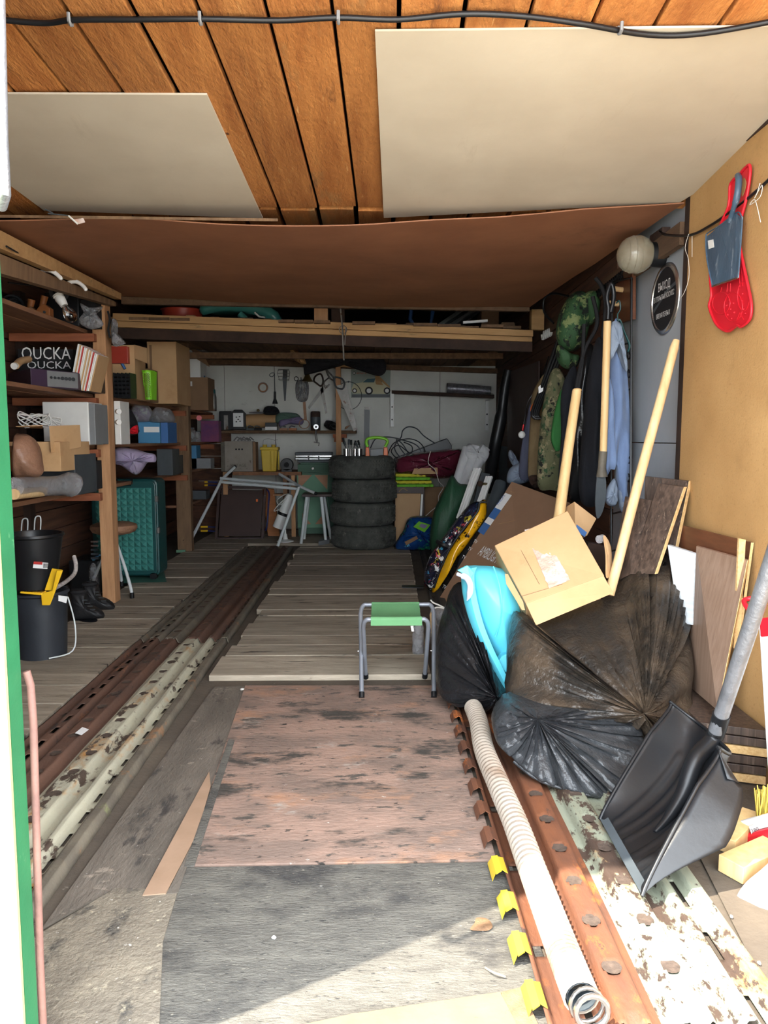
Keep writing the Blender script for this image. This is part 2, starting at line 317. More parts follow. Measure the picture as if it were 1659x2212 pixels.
m['printwhite'] = M('print_white', (226,226,224), None, r=.7, b=0)
m['printred'] = M('print_red', (176,52,48), None, r=.7, b=0)
m['printblack'] = M('print_black', (22,22,26), None, r=.7, b=0)
m['purple'] = M('purple_box', (84,40,92), (120,50,84), 8, r=.5, b=.02)
m['brownleather'] = M('brown_padding', (150,112,90), (116,86,68), 7, r=.4, b=1, bs=14)
m['vinyl'] = M('cracked_vinyl', (150,112,86), (128,92,70), 14, r=.7, b=.7, bs=24, spots=[((70,50,38), 22, .62)])
m['leatherboot'] = M('black_boot_leather', (34,34,36), (24,24,26), 6, r=.55, b=.3)
m['silvercase'] = M('silver_case', (176,178,178), (150,152,152), 8, r=.35, m=.7, b=.03)
m['vintage'] = M('printed_grey_card', (150,142,132), (134,126,116), 6, r=.8, b=.05, spots=[((104,94,84), 12, .62, (1,1,1), .02)])
m['postergr'] = M('faded_poster_paper', (138,150,140), (128,140,130), 4, r=.5, b=.02)
m['cream'] = M('cream_car_print', (190,184,150), None, r=.6, b=0)
m['skyprint'] = M('teal_car_print', (50,88,100), None, r=.6, b=0)
m['lilaccloth'] = M('lilac_cloth', (128,116,150), (110,100,132), 6, r=.9, b=.2)
m['greencloth'] = M('dull_green_cloth', (88,112,100), (72,96,86), 6, r=.9, b=.2)
m['brass'] = M('dull_brass', (130,112,70), None, r=.35, m=.7, b=.1)
m['fur'] = M('black_fur', (20,20,24), (32,32,36), 20, r=.95, b=1, bs=50)
m['duct'] = M('dusty_ribbed_pipe', (156,146,134), (134,120,106), 5, r=.6, b=.1, spots=[((108,84,64), 5, .56, (1,1,1), .15)])
m['gtarp'] = M('striped_mat', (120,116,112), None, r=.8, b=.1)
m['bristle'] = M('yellow_bristles', (206,180,80), None, r=.7, b=0)
m['brownfabric'] = M('greyish_worn_board', (150,140,144), (110,92,90), 3, r=.75, b=.2, spots=[((180,120,96), 8, .70)])
m['rubber'] = M('dark_mould_mat', (64,62,58), (50,48,45), 8, r=.85, b=.3)
m['leaf'] = M('dry_leaf', (120,92,66), (90,66,46), 20, r=.8, b=.4)
m['whitestring'] = M('white_string', (216,212,204), None, r=.8, b=0)
m['dimple'] = M('worn_dimple', (84,70,60), (58,48,42), 60, r=.85, b=.4)
m['rust_dull'] = M('dull_rusty_steel', (100,72,58), (74,56,48), 8, (1,.4,1), r=.75, b=.4, spots=[((128,84,58), 7, .58, (1,.5,1), .08), ((58,48,44), 14, .58, (1,.5,1), .05)])
m['cream_paint'] = M('rust_streaked_cream_paint', (176,172,150), (150,146,130), 6, (1,.4,1), r=.6, b=.4, spots=[((164,116,58), 5, .55, (1,.5,1), .12), ((70,58,50), 12, .57, (1,.5,1), .04)])
# ---------------- large structure ----------------
XL, YB, YF = -2.45, 9.5, 1.235
def zc(Y): return 2.255 + (3.34-Y)*.07
def onceil(x, y, off=-.012):
    d = ray(x, y); # plane z = 2.255+off+(3.34-Y)*.07
    t = (2.255+off+3.34*.07-CAMZ)/(d.z+.07*d.y); return V((0,0,CAMZ))+d*t
K('trim_outside_ground', B().box(-9, 9, -14, YF-.02, -.12, -.04), m['concrete'])
floor = K('floor', B().box(XL-.1, 1.8, YF-.02, YB+.1, -.12, 0), m['dirt'])
wl = K('wall_left', B().box(XL-.1, XL-.03, YF, YB+.1, 0, 2.62), m['edge_dark'])
wb = K('wall_back', B().box(XL-.1, 1.8, YB, YB+.1, 0, 2.62), m['edge_dark'])
wr = K('wall_right', B().hexa([(1.46,YF,0),(1.6,YF,0),(1.85,YB+.1,0),(1.66,YB+.1,0)], [(1.46,YF,2.62),(1.6,YF,2.62),(1.85,YB+.1,2.62),(1.66,YB+.1,2.62)]), m['planks_dark'])
ceiling = K('ceiling', B().box(XL-.1, 1.85, YF-.02, YB+.1, 2.62, 2.7), m['edge_dark'])
K('trim_lintel', B().box(-.61, 1.46, YF, YF+.08, 2.40, 2.62), m['green'])
# left door leaf in the front opening
door = K('door_1', B().box(XL-.1, -.66, YF+.01, YF+.05, -.04, 2.62), m['green'])
a = pt(42, 2000, YF).x; b2 = a
K('frame', B().box(a-.06, a, YF-.004, YF, -.04, 2.62).box(a-.06, a+.0, YF, YF+.005, -.04, 2.62), m['green_sunlit'], door)  # thin front face of the tube, coloured as sunlit green
K('edge_tube', B().box(a-.06, a, YF, YF+.055, -.04, 2.62), m['green'], door, bev=.004)
K('rusty_bar', B().tube([pt(57,1450,YF+.062), pt(66,1480,YF+.062), pt(72,1560,YF+.062), pt(86,2060,YF+.062), pt(92,2212,YF+.062)+V((0,0,-.2))], .007, 10), m['rust_pipe'], door, sm=50)
K('bolt_rod', B().tube([pt(-6,-60,YF-.03), pt(-3,0,YF-.03), pt(4,300,YF-.03), pt(10,420,YF-.03), pt(2,445,YF-.0)], .0095, 12), m['galv'], door, sm=50)

# ceiling planks in the front bay
xs = [-.063+.178*k for k in range(-14, 10)]
for k, x in enumerate(xs[:-1]):
    g = .004+.005*random.random(); dz = random.uniform(-.006, .006); zz = .028+dz
    y0, y1 = YF+.06, (3.50 if x > -1.0 else 3.66)
    f = lambda X, Y: V((X+.03*(Y-3.34), Y, zc(Y)+dz))
    bb = B().hexa([f(x+g,y0), f(x+.178-g,y0), f(x+.178-g,y1), f(x+g,y1)], [q+V((0,0,.025)) for q in (f(x+g,y0), f(x+.178-g,y0), f(x+.178-g,y1), f(x+g,y1))])
    K('plank', bb, m['ceil'], ceiling, bev=.003)
for k, x in enumerate(xs[:-1]):     # short ends seen past the joist
    if x < -1.0 or x > 1.2: continue
    K('plank', B().box(x+.01, x+.165, 3.53, 3.9, zc(3.34)-.016+random.uniform(-.004,.004), zc(3.34)+.02), m['ceil'], ceiling)
K('batten', B().hexa([pt(0,470,3.37), pt(600,478,3.37), pt(600,478,3.41), pt(0,470,3.41)], [q+V((0,0,.012)) for q in (pt(0,470,3.37), pt(600,478,3.37), pt(600,478,3.41), pt(0,470,3.41))]), m['postdark'], ceiling)
p = [onceil(810,68), onceil(1700,58), onceil(1700,300), onceil(1467,438), onceil(829,471)]
K('white_panel', B().prism(p, (0,0,.006)), m['whiteboard'], ceiling)
p = [onceil(-60,203), onceil(447,205), onceil(568,472), onceil(95,455), onceil(-60,340)]
K('white_panel', B().prism(p, (0,0,.006)), m['whiteboard'], ceiling)
# sagging brown sheet of the middle bay
def brown(u, v):
    fr = crom([pt(-40,480,3.38), pt(300,474,3.38), pt(635,489,3.38), pt(1000,474,3.38), pt(1478,438,3.38)], 8)
    bk = crom([pt(262,640,5.85), pt(560,655,5.85), pt(830,664,5.85), pt(1144,664,5.85)], 8)
    def ev(c, t): t *= len(c)-1; i = min(int(t), len(c)-2); return c[i].lerp(c[i+1], t-i)
    q = ev(fr, u).lerp(ev(bk, u), v); q.z += -.012*math.sin(math.pi*v)*math.sin(3*math.pi*u)-.01*noise.noise(q*2); return q
bb = B().grid(24, 16, brown); n = len(bb.v)
top = B().grid(24, 16, lambda u, v: brown(u, v)+V((0,0,.005)))
bb.add(top.v, [tuple(reversed(f)) for f in top.f])
for i in range(24):
    bb.f.append((i, i+1, n+i+1, n+i)); k = 16*25; bb.f.append((k+i+1, k+i, n+k+i, n+k+i+1))
K('hardboard_sheet', bb, m['hard_brown'], ceiling, sm=30)
K('batten', B().board([pt(262,641,5.87), pt(1144,664,5.87), pt(1144,672,5.87), pt(262,656,5.87)], (0,.05,0)), m['loftwood'], ceiling)
K('side_board', B().board([pt(0,497,3.45), pt(262,634,5.3), pt(262,647,5.3), pt(0,536,3.45)], (-.05,0,0)), m['beam'], ceiling)
K('side_board', B().board([pt(0,548,3.5), pt(250,652,5.3), pt(250,662,5.3), pt(0,590,3.5)], (-.05,0,0)), m['postdark'], ceiling)
# left wall: horizontal planks
z = .02
while z < 2.5:
    h = random.uniform(.13, .17)
    for (ya, yb) in ((YF+.06, 4.3), (4.305, 6.9), (6.905, YB-.02)):
        K('plank', B().box(XL-.03, XL-.005+random.uniform(-.004,.004), ya, yb, z, min(z+h-.006, 2.6)), m['planks_dark'], wl)
    z += h
# back wall: white sheets, plank wall at its left
zt = pt(700, 792, YB).z
cuts = [pt(x, 900, YB-.02).x for x in (425, 486, 594, 950, 1072)]
for i in range(4):
    K('sheet', B().box(cuts[i]+.003, cuts[i+1]-.003, YB-.016, YB-.002, .35 if i < 1 else .03, zt+.01), m['white_wall'], wb)
z = .02
while z < 1.28:
    K('plank', B().box(XL, pt(500,1000,YB-.03).x, YB-.045, YB-.018, z, z+.15), m['planks_dark'], wb); z += .158
for zz in (zt+.01, zt+.085, zt+.16, zt+.24):
    K('plank', B().box(XL, 1.62, YB-.03-.01*random.random(), YB-.002, zz, zz+.07), m['loftwood'], wb)
# right wall: hardboard, grey panels, dark planks behind
def wq(y0, y1, z0, z1, off=0, th=.01):
    x0, x1 = wallx(y0)+off, wallx(y1)+off
    return B().hexa([(x0,y0,z0),(x0+th,y0,z0),(x1+th,y1,z0),(x1,y1,z0)], [(x0,y0,z1),(x0+th,y0,z1),(x1+th,y1,z1),(x1,y1,z1)])
K('hardboard_sheet', wq(YF+.02, 3.33, 0, 2.45), m['hard_tan'], wr)
K('grey_panel', wq(3.37, 4.42, 1.175, 2.5, .03), m['grey_wall'], wr)
K('grey_panel', wq(3.37, 4.42, .1, 1.17, .03), m['grey_wall'], wr)
K('corner_strip', wq(3.33, 3.39, 0, 2.34, .002, .03), m['edge_dark'], wr)
K('top_strip', wq(YF+.05, 3.36, 2.28, 2.40, -.006, .01), m['edge_dark'], wr)
K('top_rail', wq(3.4, YB-.05, 2.06, 2.16, -.015, .03), m['loftwood'], wr)
z = .02
while z < 2.5:
    K('plank', wq(4.43, YB-.05, z, z+.145, .012, .03), m['planks_dark'], wr); z += .15
# ---------------- floor pieces ----------------
Y = 2.55; k = 0
while Y < YB-.1:
    wdt = random.choice((.17, .2, .24, .28)); y1 = min(Y+wdt, YB-.03); g = .004
    dz = random.uniform(-.003, .003)
    if Y > 7.9: K('board', B().box(-1.95, 1.45, Y+g, y1-g, .001, .03+dz), m['floorbd'], floor, bev=.0015)
    else:
        K('board', B().box(-1.93, -1.36+random.uniform(-.012,.012), Y+g, y1-g, .001, .03+dz), m['floorbd'], floor, bev=.0015)
        if Y > 4.3: K('board', B().box(-1.3, -.9, Y+g, y1-g, .001, .006), m['floorbd'], floor)
    Y = y1
Y = 3.57
while Y < 7.9:
    wdt = random.choice((.16, .2, .24, .3)) if Y > 3.6 else .33; y1 = min(Y+wdt, 7.95); g = .004; dz = random.uniform(-.003, .004)
    K('board', B().box(-.775+random.uniform(-.03,.02)+(.02 if Y>4 else 0), .30+.028*(Y-3.57), Y+g, y1-g, .001, .032+dz), m['floorbd'], floor, bev=.0015); Y = y1
def sheet(name, poly, z0, z1, mat):
    K(name, B().prism([onz(x, y, z0) for x, y in poly], (0,0,z1-z0)), mat, floor)
sheet('chipboard_sheet', [(352,2040),(385,1930),(398,1878),(1076,1866),(1100,1858),(1240,2260),(330,2330)], .002, .008, m['ply_near'])
sheet('chipboard_sheet', [(60,2040),(250,1925),(385,1928),(352,2040),(340,2330),(60,2330)], .002, .011, m['ply_left'])
sheet('plywood_sheet', [(462,1486),(531,1484),(440,1760),(372,1926),(240,1926),(90,2010)], .002, .007, m['ply_grey'])
sheet('plywood_sheet', [(530,1484),(968,1484),(1072,1862),(398,1874)], .002, .010, m['ply_red'])
sheet('batten', [(494,1598),(507,1600),(420,1872),(398,1874)], .0105, .014, m['ply_near'])
sheet('hardboard_strip', [(452,1668),(455,1700),(427,1800),(358,1932),(308,1936)], .0105, .014, m['ply_pinkish'])
sheet('hardboard_strip', [(428,1800),(412,1850),(384,1930),(360,1932)], .0105, .013, m['ply_grey'])
sheet('plywood_offcut', [(480,2260),(760,2200),(1080,2152),(1120,2230),(1120,2300)], .012, .022, m['ply_beige'])
sheet('batten', [(1082,2150),(1125,2140),(1200,2300),(1130,2300)], .012, .020, m['postdark'])
sheet('earth_patch', [(1500,1830),(1680,1700),(1800,2300),(1690,2212)], .002, .006, m['dirt'])

# ---------------- pierced steel mats ----------------
PROF = [(0,.03),(.008,.03),(.02,.008),(.045,.008),(.06,.036),(.105,.036),(.12,.006),(.132,.006),(.145,.034),(.205,.034),(.222,.006),(.255,.006),(.272,.034),(.335,.034),(.352,.006),(.385,.006),(.402,.036),(.42,.036),(.432,.012),(.456,.012),(.47,.034),(.50,.034),(.51,.0)]
def pz(u):
    for (a, za), (b, zb) in zip(PROF, PROF[1:]):
        if a <= u <= b: t = (u-a)/(b-a); t = t*t*(3-2*t); return za+(zb-za)*t
    return 0
US = []
for (a, _), (b, _) in zip(PROF, PROF[1:]):
    n = max(1, round((b-a)/.006)); US += [a+(b-a)*i/n for i in range(n)]
US.append(.51)
def mat_sheet(x0, y0, y1, z0, mats, dx=0, flip=False, label='', slot_p=.2, slots=True):
    ny = int((y1-y0)/.012); b = B(); nx = len(US)
    for j in range(ny+1):
        y = y0+(y1-y0)*j/ny
        for u in US:
            z = pz(u); q = .51-u if flip else u
            for cx in (.175, .305):
                r = math.hypot(u-cx, ((y-y0+.08) % .16)-.08)
                if r < .024: z -= .011*(1-(r/.024)**2)**.5 if r < .02 else -.002
            b.v.append(V((x0+q+dx*(y-y0)+.004*noise.noise(V((y*1.2, x0, 0))), y, z0+z+.0025*noise.noise(V((u*20, y*6, 0))))))
    mi = []
    for j in range(ny):
        y = y0+(y1-y0)*(j+.5)/ny
        for i in range(nx-1):
            u = (US[i]+US[i+1])/2
            if slots and .078 < u < .092 and (y-y0) % slot_p < .06: continue
            if slots and .438 < u < .452 and (y-y0) % slot_p < .10*(slot_p/.2): continue
            if .02 < u < .045 and (y-y0+.1) % .33 < .035: continue
            b.f.append((j*nx+i, j*nx+i+1, (j+1)*nx+i+1, (j+1)*nx+i)); mi.append(0 if u < .24 else 1 if u < .462 else 2)
    me = bpy.data.meshes.new('pierced_mat'); me.from_pydata([tuple(v) for v in b.v], [], b.f)
    for q in list(mats)+[m['dimple']]: me.materials.append(q)
    me.polygons.foreach_set('material_index', mi); me.polygons.foreach_set('use_smooth', [True]*len(mi)); me.update()
    root = T('pierced_steel_mat', label, 'metal mat', 'ribbed steel mats laid on the floor')
    o = bpy.data.objects.new('ribbed_sheet', me); COL.objects.link(o); o.parent = root
    db = B(); yy = y0+.16
    while yy < y1-.02:
        for cx in (.175, .305):
            c = V((x0+(.51-cx if flip else cx)+dx*(yy-y0), yy, z0+.034-.0025)); db.add([c]+[c+V((math.cos(k*math.pi/7)*.0225, math.sin(k*math.pi/7)*.0225, .0015)) for k in range(14)], [(0, k+1, (k+1)%14+1) for k in range(14)])
        yy += .16
    P('dimples', db, m['dimple'], root, kind='stuff')
    s = o.modifiers.new('thick', 'SOLIDIFY'); s.thickness = .002; s.offset = -1
    return root
r1 = mat_sheet(.355, 1.36, 4.25, .002, [m['rust'], m['pale_paint'], m['pale_paint']], dx=.012, label='rust and pale green ribbed steel mat under the snow shovel and bin bags')
hm = None
for k in range(18):
    y = 1.44+k*.158
    if y > 4.1: break
    x = .355+.012*(y-1.36)
    hb = B().tube(crom([(x+.008,y,.034), (x-.008,y,.036), (x-.022,y+.012,.026), (x-.026,y+.03,.012)], 3), [.006]*9+[.004], 6)
    hb = B(); prof = [(x+.006,.033), (x-.010,.040), (x-.026,.034), (x-.036,.014)]
    for (xa, za), (xb, zb) in zip(prof, prof[1:]):
        w0, w1 = .036, .030+.012*(xb < x-.015)
        hb.hexa([(xa,y-w0,za),(xa,y+w0,za),(xb,y+w1,zb),(xb,y-w1,zb)], [(xa,y-w0,za+.003),(xa,y+w0,za+.003),(xb,y+w1,zb+.003),(xb,y-w1,zb+.003)])
    P('hook', hb, m['yellowD'] if k < 4 else m['rust'], r1, sm=40)
r2 = mat_sheet(.40, 4.2, 7.88, .004, [m['rubber'], m['darksteel'], m['darksteel']], dx=.03, label='dark ribbed steel mat behind the bin bags beside the comic print bag', slots=False)
r3 = mat_sheet(-1.345, 1.55, 4.3, .002, [m['rust_dull'], m['cream_paint'], m['darksteel']], label='rust and cream ribbed steel mat nearest the green door post', slot_p=.13)
r4 = mat_sheet(-1.335, 4.22, 7.88, .010, [m['darksteel'], m['rust_dull'], m['darksteel']], label='dull brown ribbed steel mat running back to the white table frame', slot_p=.13)
# ---------------- loft across the back ----------------
loft = T('storage_loft', 'plank storage loft on pale beams across the back of the garage', 'loft')
P('beam', B().board([pt(243,676,6.2), pt(1152,713,6.2), pt(1152,727,6.2), pt(243,692,6.2)], (0,.1,0)), m['beam'], loft, bev=.004, label='pale upper beam')
P('beam', B().board([pt(243,693,6.21), pt(1150,728,6.21), pt(1150,738,6.21), pt(243,706,6.21)], (0,.08,0)), m['beam'], loft, bev=.004)
P('channel', B().board([pt(236,707,6.24), pt(1150,739,6.24), pt(1150,760,6.24), pt(236,730,6.24)], (0,.06,0)), m['edge_dark'], loft)
x = -2.3; k = 0
lz = pt(700, 700, 6.2).z
while x < 1.2:
    wdt = random.uniform(.12, .2)
    P('deck_board', B().box(x, x+wdt-.006, 6.16+random.uniform(-.03,.1), YB-.05, lz-.01-.02*x, lz+.012-.02*x), m['loftwood'], loft); x += wdt
P('joist', B().box(-2.3, 1.4, 7.9, 7.98, lz-.10, lz-.04), m['loftwood'], loft)
P('joist', B().board([pt(400,784,9.3), pt(1075,806,9.3), pt(1075,796,9.3), pt(400,772,9.3)], (0,.08,0)), m['loftwood'], loft)
P('stub_post', B().box(*px(679,664,708,713,6.3,.08)), m['post'], loft)
P('stub_post', B().box(*px(716,668,744,712,6.5,.06)), m['edge_dark'], loft)
P('stub_post', B().box(*px(1148,668,1176,712,6.3,.08)), m['beam'], loft)
# ---------------- left shelving ----------------
sh = T('shelf_rack', 'long rough timber shelf rack along the left wall', 'shelving')
P('post', B().box(-1.90, -1.81, 5.2, 5.31, .03, pt(230,654,5.2).z), m['post'], sh, bev=.003)
P('post', B().box(*px(384,740,403,1196,7.6,.09,.03)), m['postdark'], sh, bev=.003)
P('post', B().box(XL+.0, XL+.05, 3.4, 3.48, .03, 2.2), m['edge_dark'], sh)
P('post', B().box(XL+.0, XL+.05, 5.25, 5.33, .03, 2.2), m['edge_dark'], sh)
P('foot_pad', B().box(*px(381,1188,400,1199,7.58,.12,.02)), m['grn_mid'], sh)
SA, SB, SC_, SD = 1.93, 1.50, 1.15, .85
for z, ya, yb in ((SA,2.6,5.2), (SB,2.6,5.25), (SB,5.25,7.65), (SC_,4.0,5.25), (SC_,5.25,7.65), (SD,2.6,5.25), (SD,5.25,7.65), (SB,7.65,9.2), (SC_,7.65,9.4), (SD,7.65,9.4), (.5,7.65,9.4)):
    for i in range(3):
        x0 = XL+.01+.172*i; P('shelf_board', B().box(x0, x0+.166, ya, yb-.003, z-.028+random.uniform(0,.004), z), m['shelfwood'], sh, bev=.002)
for z, y in ((SA-.03,5.12), (SB-.03,5.12), (SC_-.03,5.12), (SD-.03,5.12), (SB-.03,7.55), (SC_-.03,7.55), (SD-.03,7.55), (SB-.03,8.9), (SC_-.03,8.9), (SC_-.03,4.45)):
    P('cross_batten', B().box(XL+.02, -1.86, y, y+.05, z-.055, z-.002), m['redwood'], sh, bev=.002)
# ================= things on the left shelves =================
def sbox(name, x0, x1, yt, Y, z, d, mat, label, cat, bev=.003, group=None):
    return S(name, Bx(x0, yt, x1, 900, Y, d, z), mat, label, cat, group, bev=bev)
def star(root, s, p, xd, h, mat, **k): return words(s, p, xd, h, mat, root, **k)
# --- top shelf ---
t = T('hose_coil', 'grey rubber coil on the top shelf beside the green door post', 'hose')
c = pt(26, 640, 4.9); c.z = SA+.09
P('coil', B().tube([c+V((math.cos(a*.35)*(.085-.0007*a), .004*a*.3-.02, math.sin(a*.35)*(.085-.0007*a))) for a in range(0, 72)], .008, 6), m['greyD'], t, sm=60)
P('hub', B().cyl(c+V((0,-.02,0)), c+V((0,.02,0)), .035), m['black'], t, sm=40)
for i, (x0, x1, yt) in enumerate(((52, 74, 640), (74, 107, 638))):
    q = pt((x0+x1)/2, 680, 4.75); q.z = SA
    t = T('tool_clamp', ('smaller' if i == 0 else 'larger')+' orange-brown cast clamp on the top shelf left of the light bulb', 'tool')
    w_ = (x1-x0)/1600*4.75/2; h_ = .11+.02*i
    P('body', B().prism([q+V((-w_,0,0)), q+V((w_,0,0)), q+V((w_,0,h_*.55)), q+V((w_*.3,0,h_*.75)), q+V((-w_*.4,0,h_*.6)), q+V((-w_,0,h_*.3))], (0,.06,0)), m['woodlt'] if i == 0 else m['orangew'], t, bev=.004)
    P('jaw', B().cyl(q+V((-w_*.3,.03,h_*.5)), q+V((w_*.2,.03,h_*1.15)), .016, .022), m['orangew'], t, sm=40)
    P('screw', B().cyl(q+V((w_*.35,-.006,h_*.35)), q+V((w_*.35,.0,h_*.35)), .008), m['greyD'], t)
sbox('dark_box', 108, 168, 632, 5.0, SA, .2, m['black'], 'black case on the top shelf behind the bare light bulb', 'case')
sbox('dark_box', 168, 205, 648, 5.05, SA, .12, m['blackm'], 'small black case behind the hanging plastic bag', 'case')
# pendant bulb
t = T('light_bulb', 'clear glass bulb in a white socket hanging under the left ceiling board', 'lamp')
a, b_ = pt(124, 636, 4.5), pt(140, 662, 4.5); ax = (b_-a).normalized()
P('socket', B().lathe([(0,0),(.030,0),(.031,.012),(.027,.014),(.030,.03),(.026,.05),(.022,.075),(0,.075)], a, ax), m['white'], t, sm=40)
P('bulb', B().lathe([(0,.07),(.015,.07),(.017,.085),(.030,.11),(.037,.135),(.034,.16),(.02,.176),(0,.18)], a, ax), m['glass'], t, sm=60)
P('filament', B().tube([a+ax*.075, a+ax*.12+V((.006,0,0)), a+ax*.12-V((.006,0,0)), a+ax*.075], .0012, 5), m['steel'], t)
P('mount_disc', B().cyl(pt(127,632,4.56), pt(131,628,4.62), .055), m['black'], t, sm=40)
P('cable', B().tube(crom([pt(122,640,4.5), pt(112,620,4.52), pt(118,590,4.5), pt(132,592,4.5), pt(136,618,4.52), pt(126,636,4.55)], 6), .004, 7), m['black'], t, sm=60)
S('cable', B().tube(crom([pt(14,532,3.45), pt(60,558,3.82), pt(100,574,4.12), pt(116,592,4.28), pt(116,616,4.5), pt(124,630,4.55)], 6), .0045, 7), m['black'], 'black cable running under the left ceiling board to the bulb', 'cable', sm=60)
S('cable', B().tube(crom([pt(18,610,4.2), pt(80,618,4.5), pt(150,625,4.8), pt(192,622,5.0), pt(204,636,5.05), pt(196,662,5.1)], 6), .0045, 7), m['black'], 'black cable looping from the bulb towards the hanging plastic bag', 'cable', sm=60)
for i, cc in enumerate(([(83,600),(92,585),(108,584),(122,592),(134,604)], [(140,621),(150,610),(166,609),(180,618),(187,628)])):
    S('curved_hook', B().tube(crom([pt(x, y, 4.1 if i == 0 else 4.42) for x, y in cc], 5), [.006]+[.0115]*18+[.01, .006], 10), m['white'], ('left' if i == 0 else 'right')+' one of two white curved plastic hooks above the bulb', 'hook', sm=60)
def hangbag(xy, Y, mat, label, inner):
    t = T('plastic_bag', label, 'bag'); P('bag_film', puff(pl(xy, Y), .03, fold=.006, wr=.008, rings=8, seed=len(label)), mat, t, sm=60)
    ctr = sum(pl(xy, Y), V())/len(xy)
    P('contents', puff([ctr+(q-ctr)*.6 for q in pl(xy, Y)], .018, wr=.01, rings=5, seed=3), inner, t, sm=60); return t
hangbag([(173,655),(196,664),(222,662),(208,676),(224,700),(205,711),(188,709),(168,693),(180,676)], 5.0, m['film'], 'clear tied plastic bag hung from the left post top', m['greyD'])
hangbag([(242,690),(252,692),(250,705),(254,735),(272,742),(246,748),(240,725)], 5.15, m['film'], 'narrow clear plastic bag taped to the side of the left post', m['grey'])
S('sponge_strip', B().tube(crom([pt(233,672,5.15), pt(237,690,5.15), pt(234,712,5.15), pt(238,730,5.15)], 4), .008, 6), m['blackm'], 'black rubber strip nailed to the left shelf post', 'strip', sm=50)
# --- second shelf ---
t = T('lettered_case', 'black case with large white lettering on the second shelf', 'case')
P('case', Bx(44, 754, 158, 900, 5.0, .14, SB), m['blackm'], t, bev=.004)
star(t, 'QUCKA', pt(46, 776, 4.995), (1,0,0), .085, m['printwhite'], width=.325); star(t, 'QUCKA', pt(58, 796, 4.995), (1,0,0), .05, m['printwhite'], width=.29)
t = T('cassette_deck', 'hi-fi deck with maroon side and grey front on the second shelf', 'stereo')
fa, fb = pt(102, 800, 4.55), pt(168, 806, 4.75)
P('case', B().hexa([V((-2.32,4.85,SB)), V((pt(28,0,4.45).x,4.45,SB)), V((fb.x,4.75,SB)), V((fb.x-.05,5.0,SB))], [V((-2.32,4.85,SB+.105)), V((pt(28,0,4.45).x,4.45,SB+.105)), V((fb.x,4.75,SB+.105)), V((fb.x-.05,5.0,SB+.105))]), m['maroon'], t, bev=.003)
P('front_plate', B().board([V((fa.x,4.545,SB+.006)), V((fb.x,4.745,SB+.006)), V((fb.x,4.745,SB+.1)), V((fa.x,4.545,SB+.1))], (0,.004,0)), m['grey'], t)
for i in range(7):
    f = .15+.12*i; q = V((fa.x,4.54,SB+.06)).lerp(V((fb.x,4.74,SB+.06)), f); P('knob', B().cyl(q, q+V((.003,-.012,0)), .008 if i < 3 else .011, n=10), m['black'], t)
for i in range(14):
    f = i/14; x0 = 156+3.2*i; q = pt(x0-6, 848, 4.78+.01*i); q.z = SB; lean = V((.065,0,.285-.004*i)); wd = .0095
    S('magazine', B().hexa([q, q+V((wd,0,0)), q+V((wd,.2,0)), q+V((0,.2,0))], [q+lean, q+V((wd,0,0))+lean, q+V((wd,.2,0))+lean, q+V((0,.2,0))+lean]), m[('printwhite','card','printwhite','printred','printwhite','printwhite','card')[i % 7]], ('leftmost','2nd','3rd','4th','5th','6th','7th','8th','9th','10th','11th','12th','13th','rightmost')[i]+(' red' if i % 7 == 3 else ' tan' if i % 7 in (1,6) else ' white')+'-spined magazine from the left in the leaning row', 'magazine', 'magazines leaning on the second shelf')
t = T('cable_roll', 'tan wrapped cable bundle with a cream end on the hi-fi deck', 'cable')
P('bundle', B().tube(crom([pt(34,790,4.5), pt(45,780,4.6), pt(62,776,4.75)], 4), [.022]*9, 10), m['card'], t, sm=50)
P('end_cap', B().cyl(pt(30,791,4.48), pt(33,790,4.5), .02), m['white'], t, sm=40)
S('dark_box', B().box(*px(190, 775, 216, 845, 5.12, .1, SB)), m['black'], 'black leaning case behind the magazines', 'case', bev=.004)
t = T('wire_basket', 'black slotted plastic basket just right of the shelf post', 'basket')
q0, q1 = pt(247, 850, 5.75), pt(281, 850, 5.75)
for i in range(6): P('slat', B().box(q0.x, q1.x, 5.75, 5.76, SB+.012+.03*i, SB+.03+.03*i), m['black'], t)
for i in range(5): x = q0.x+(q1.x-q0.x)*i/4; P('upright', B().box(x-.004, x+.004, 5.748, 5.9, SB, SB+.19), m['black'], t)
P('bottom', B().box(q0.x, q1.x, 5.75, 5.9, SB, SB+.008), m['black'], t)
t = T('carton', 'tall tan carton with open flaps on the second shelf', 'box')
P('carton_body', Bx(246, 745, 290, 900, 5.95, .28, SB), m['card'], t, bev=.003)
P('flap', B().board([pt(290,745,5.95), pt(317,752,5.9), pt(318,785,5.9), pt(292,775,5.95)], (0,.004,.002)), m['card'], t)
t = T('kitchen_knife', 'knife with a blue handle stuck in the tan carton', 'knife')
P('handle', B().tube([pt(262,782,5.93), pt(270,797,5.93)], .011, 10), m['darkblue'], t, sm=40); P('blade', B().board([pt(243,771,5.94), pt(262,781,5.94), pt(261,784,5.94), pt(244,775,5.94)], (0,.002,0)), m['steel'], t)
t = T('carton', 'low brown carton with printed side behind the green basket', 'box'); P('carton_body', Bx(290, 796, 322, 900, 6.3, .25, SB), m['cardD'], t, bev=.003)
t = T('carton', 'large plain fibreboard carton right of the green basket', 'box'); P('carton_body', Bx(322, 738, 380, 900, 6.75, .5, SB), m['card'], t, bev=.003); P('seam', B().box(*px(326, 745, 327, 868, 6.745, .004)), m['cardD'], t)
t = T('perforated_basket', 'lime green perforated plastic basket standing on end', 'basket')
q0, q1 = pt(312, 858, 6.0), pt(329, 858, 6.0)
def gb(u, v): return V((q0.x+(q1.x-q0.x)*(.12+.76*u if v < .5 else u)-.01*v, 6.0-.012*math.sin(math.pi*u), SB+.225*v))
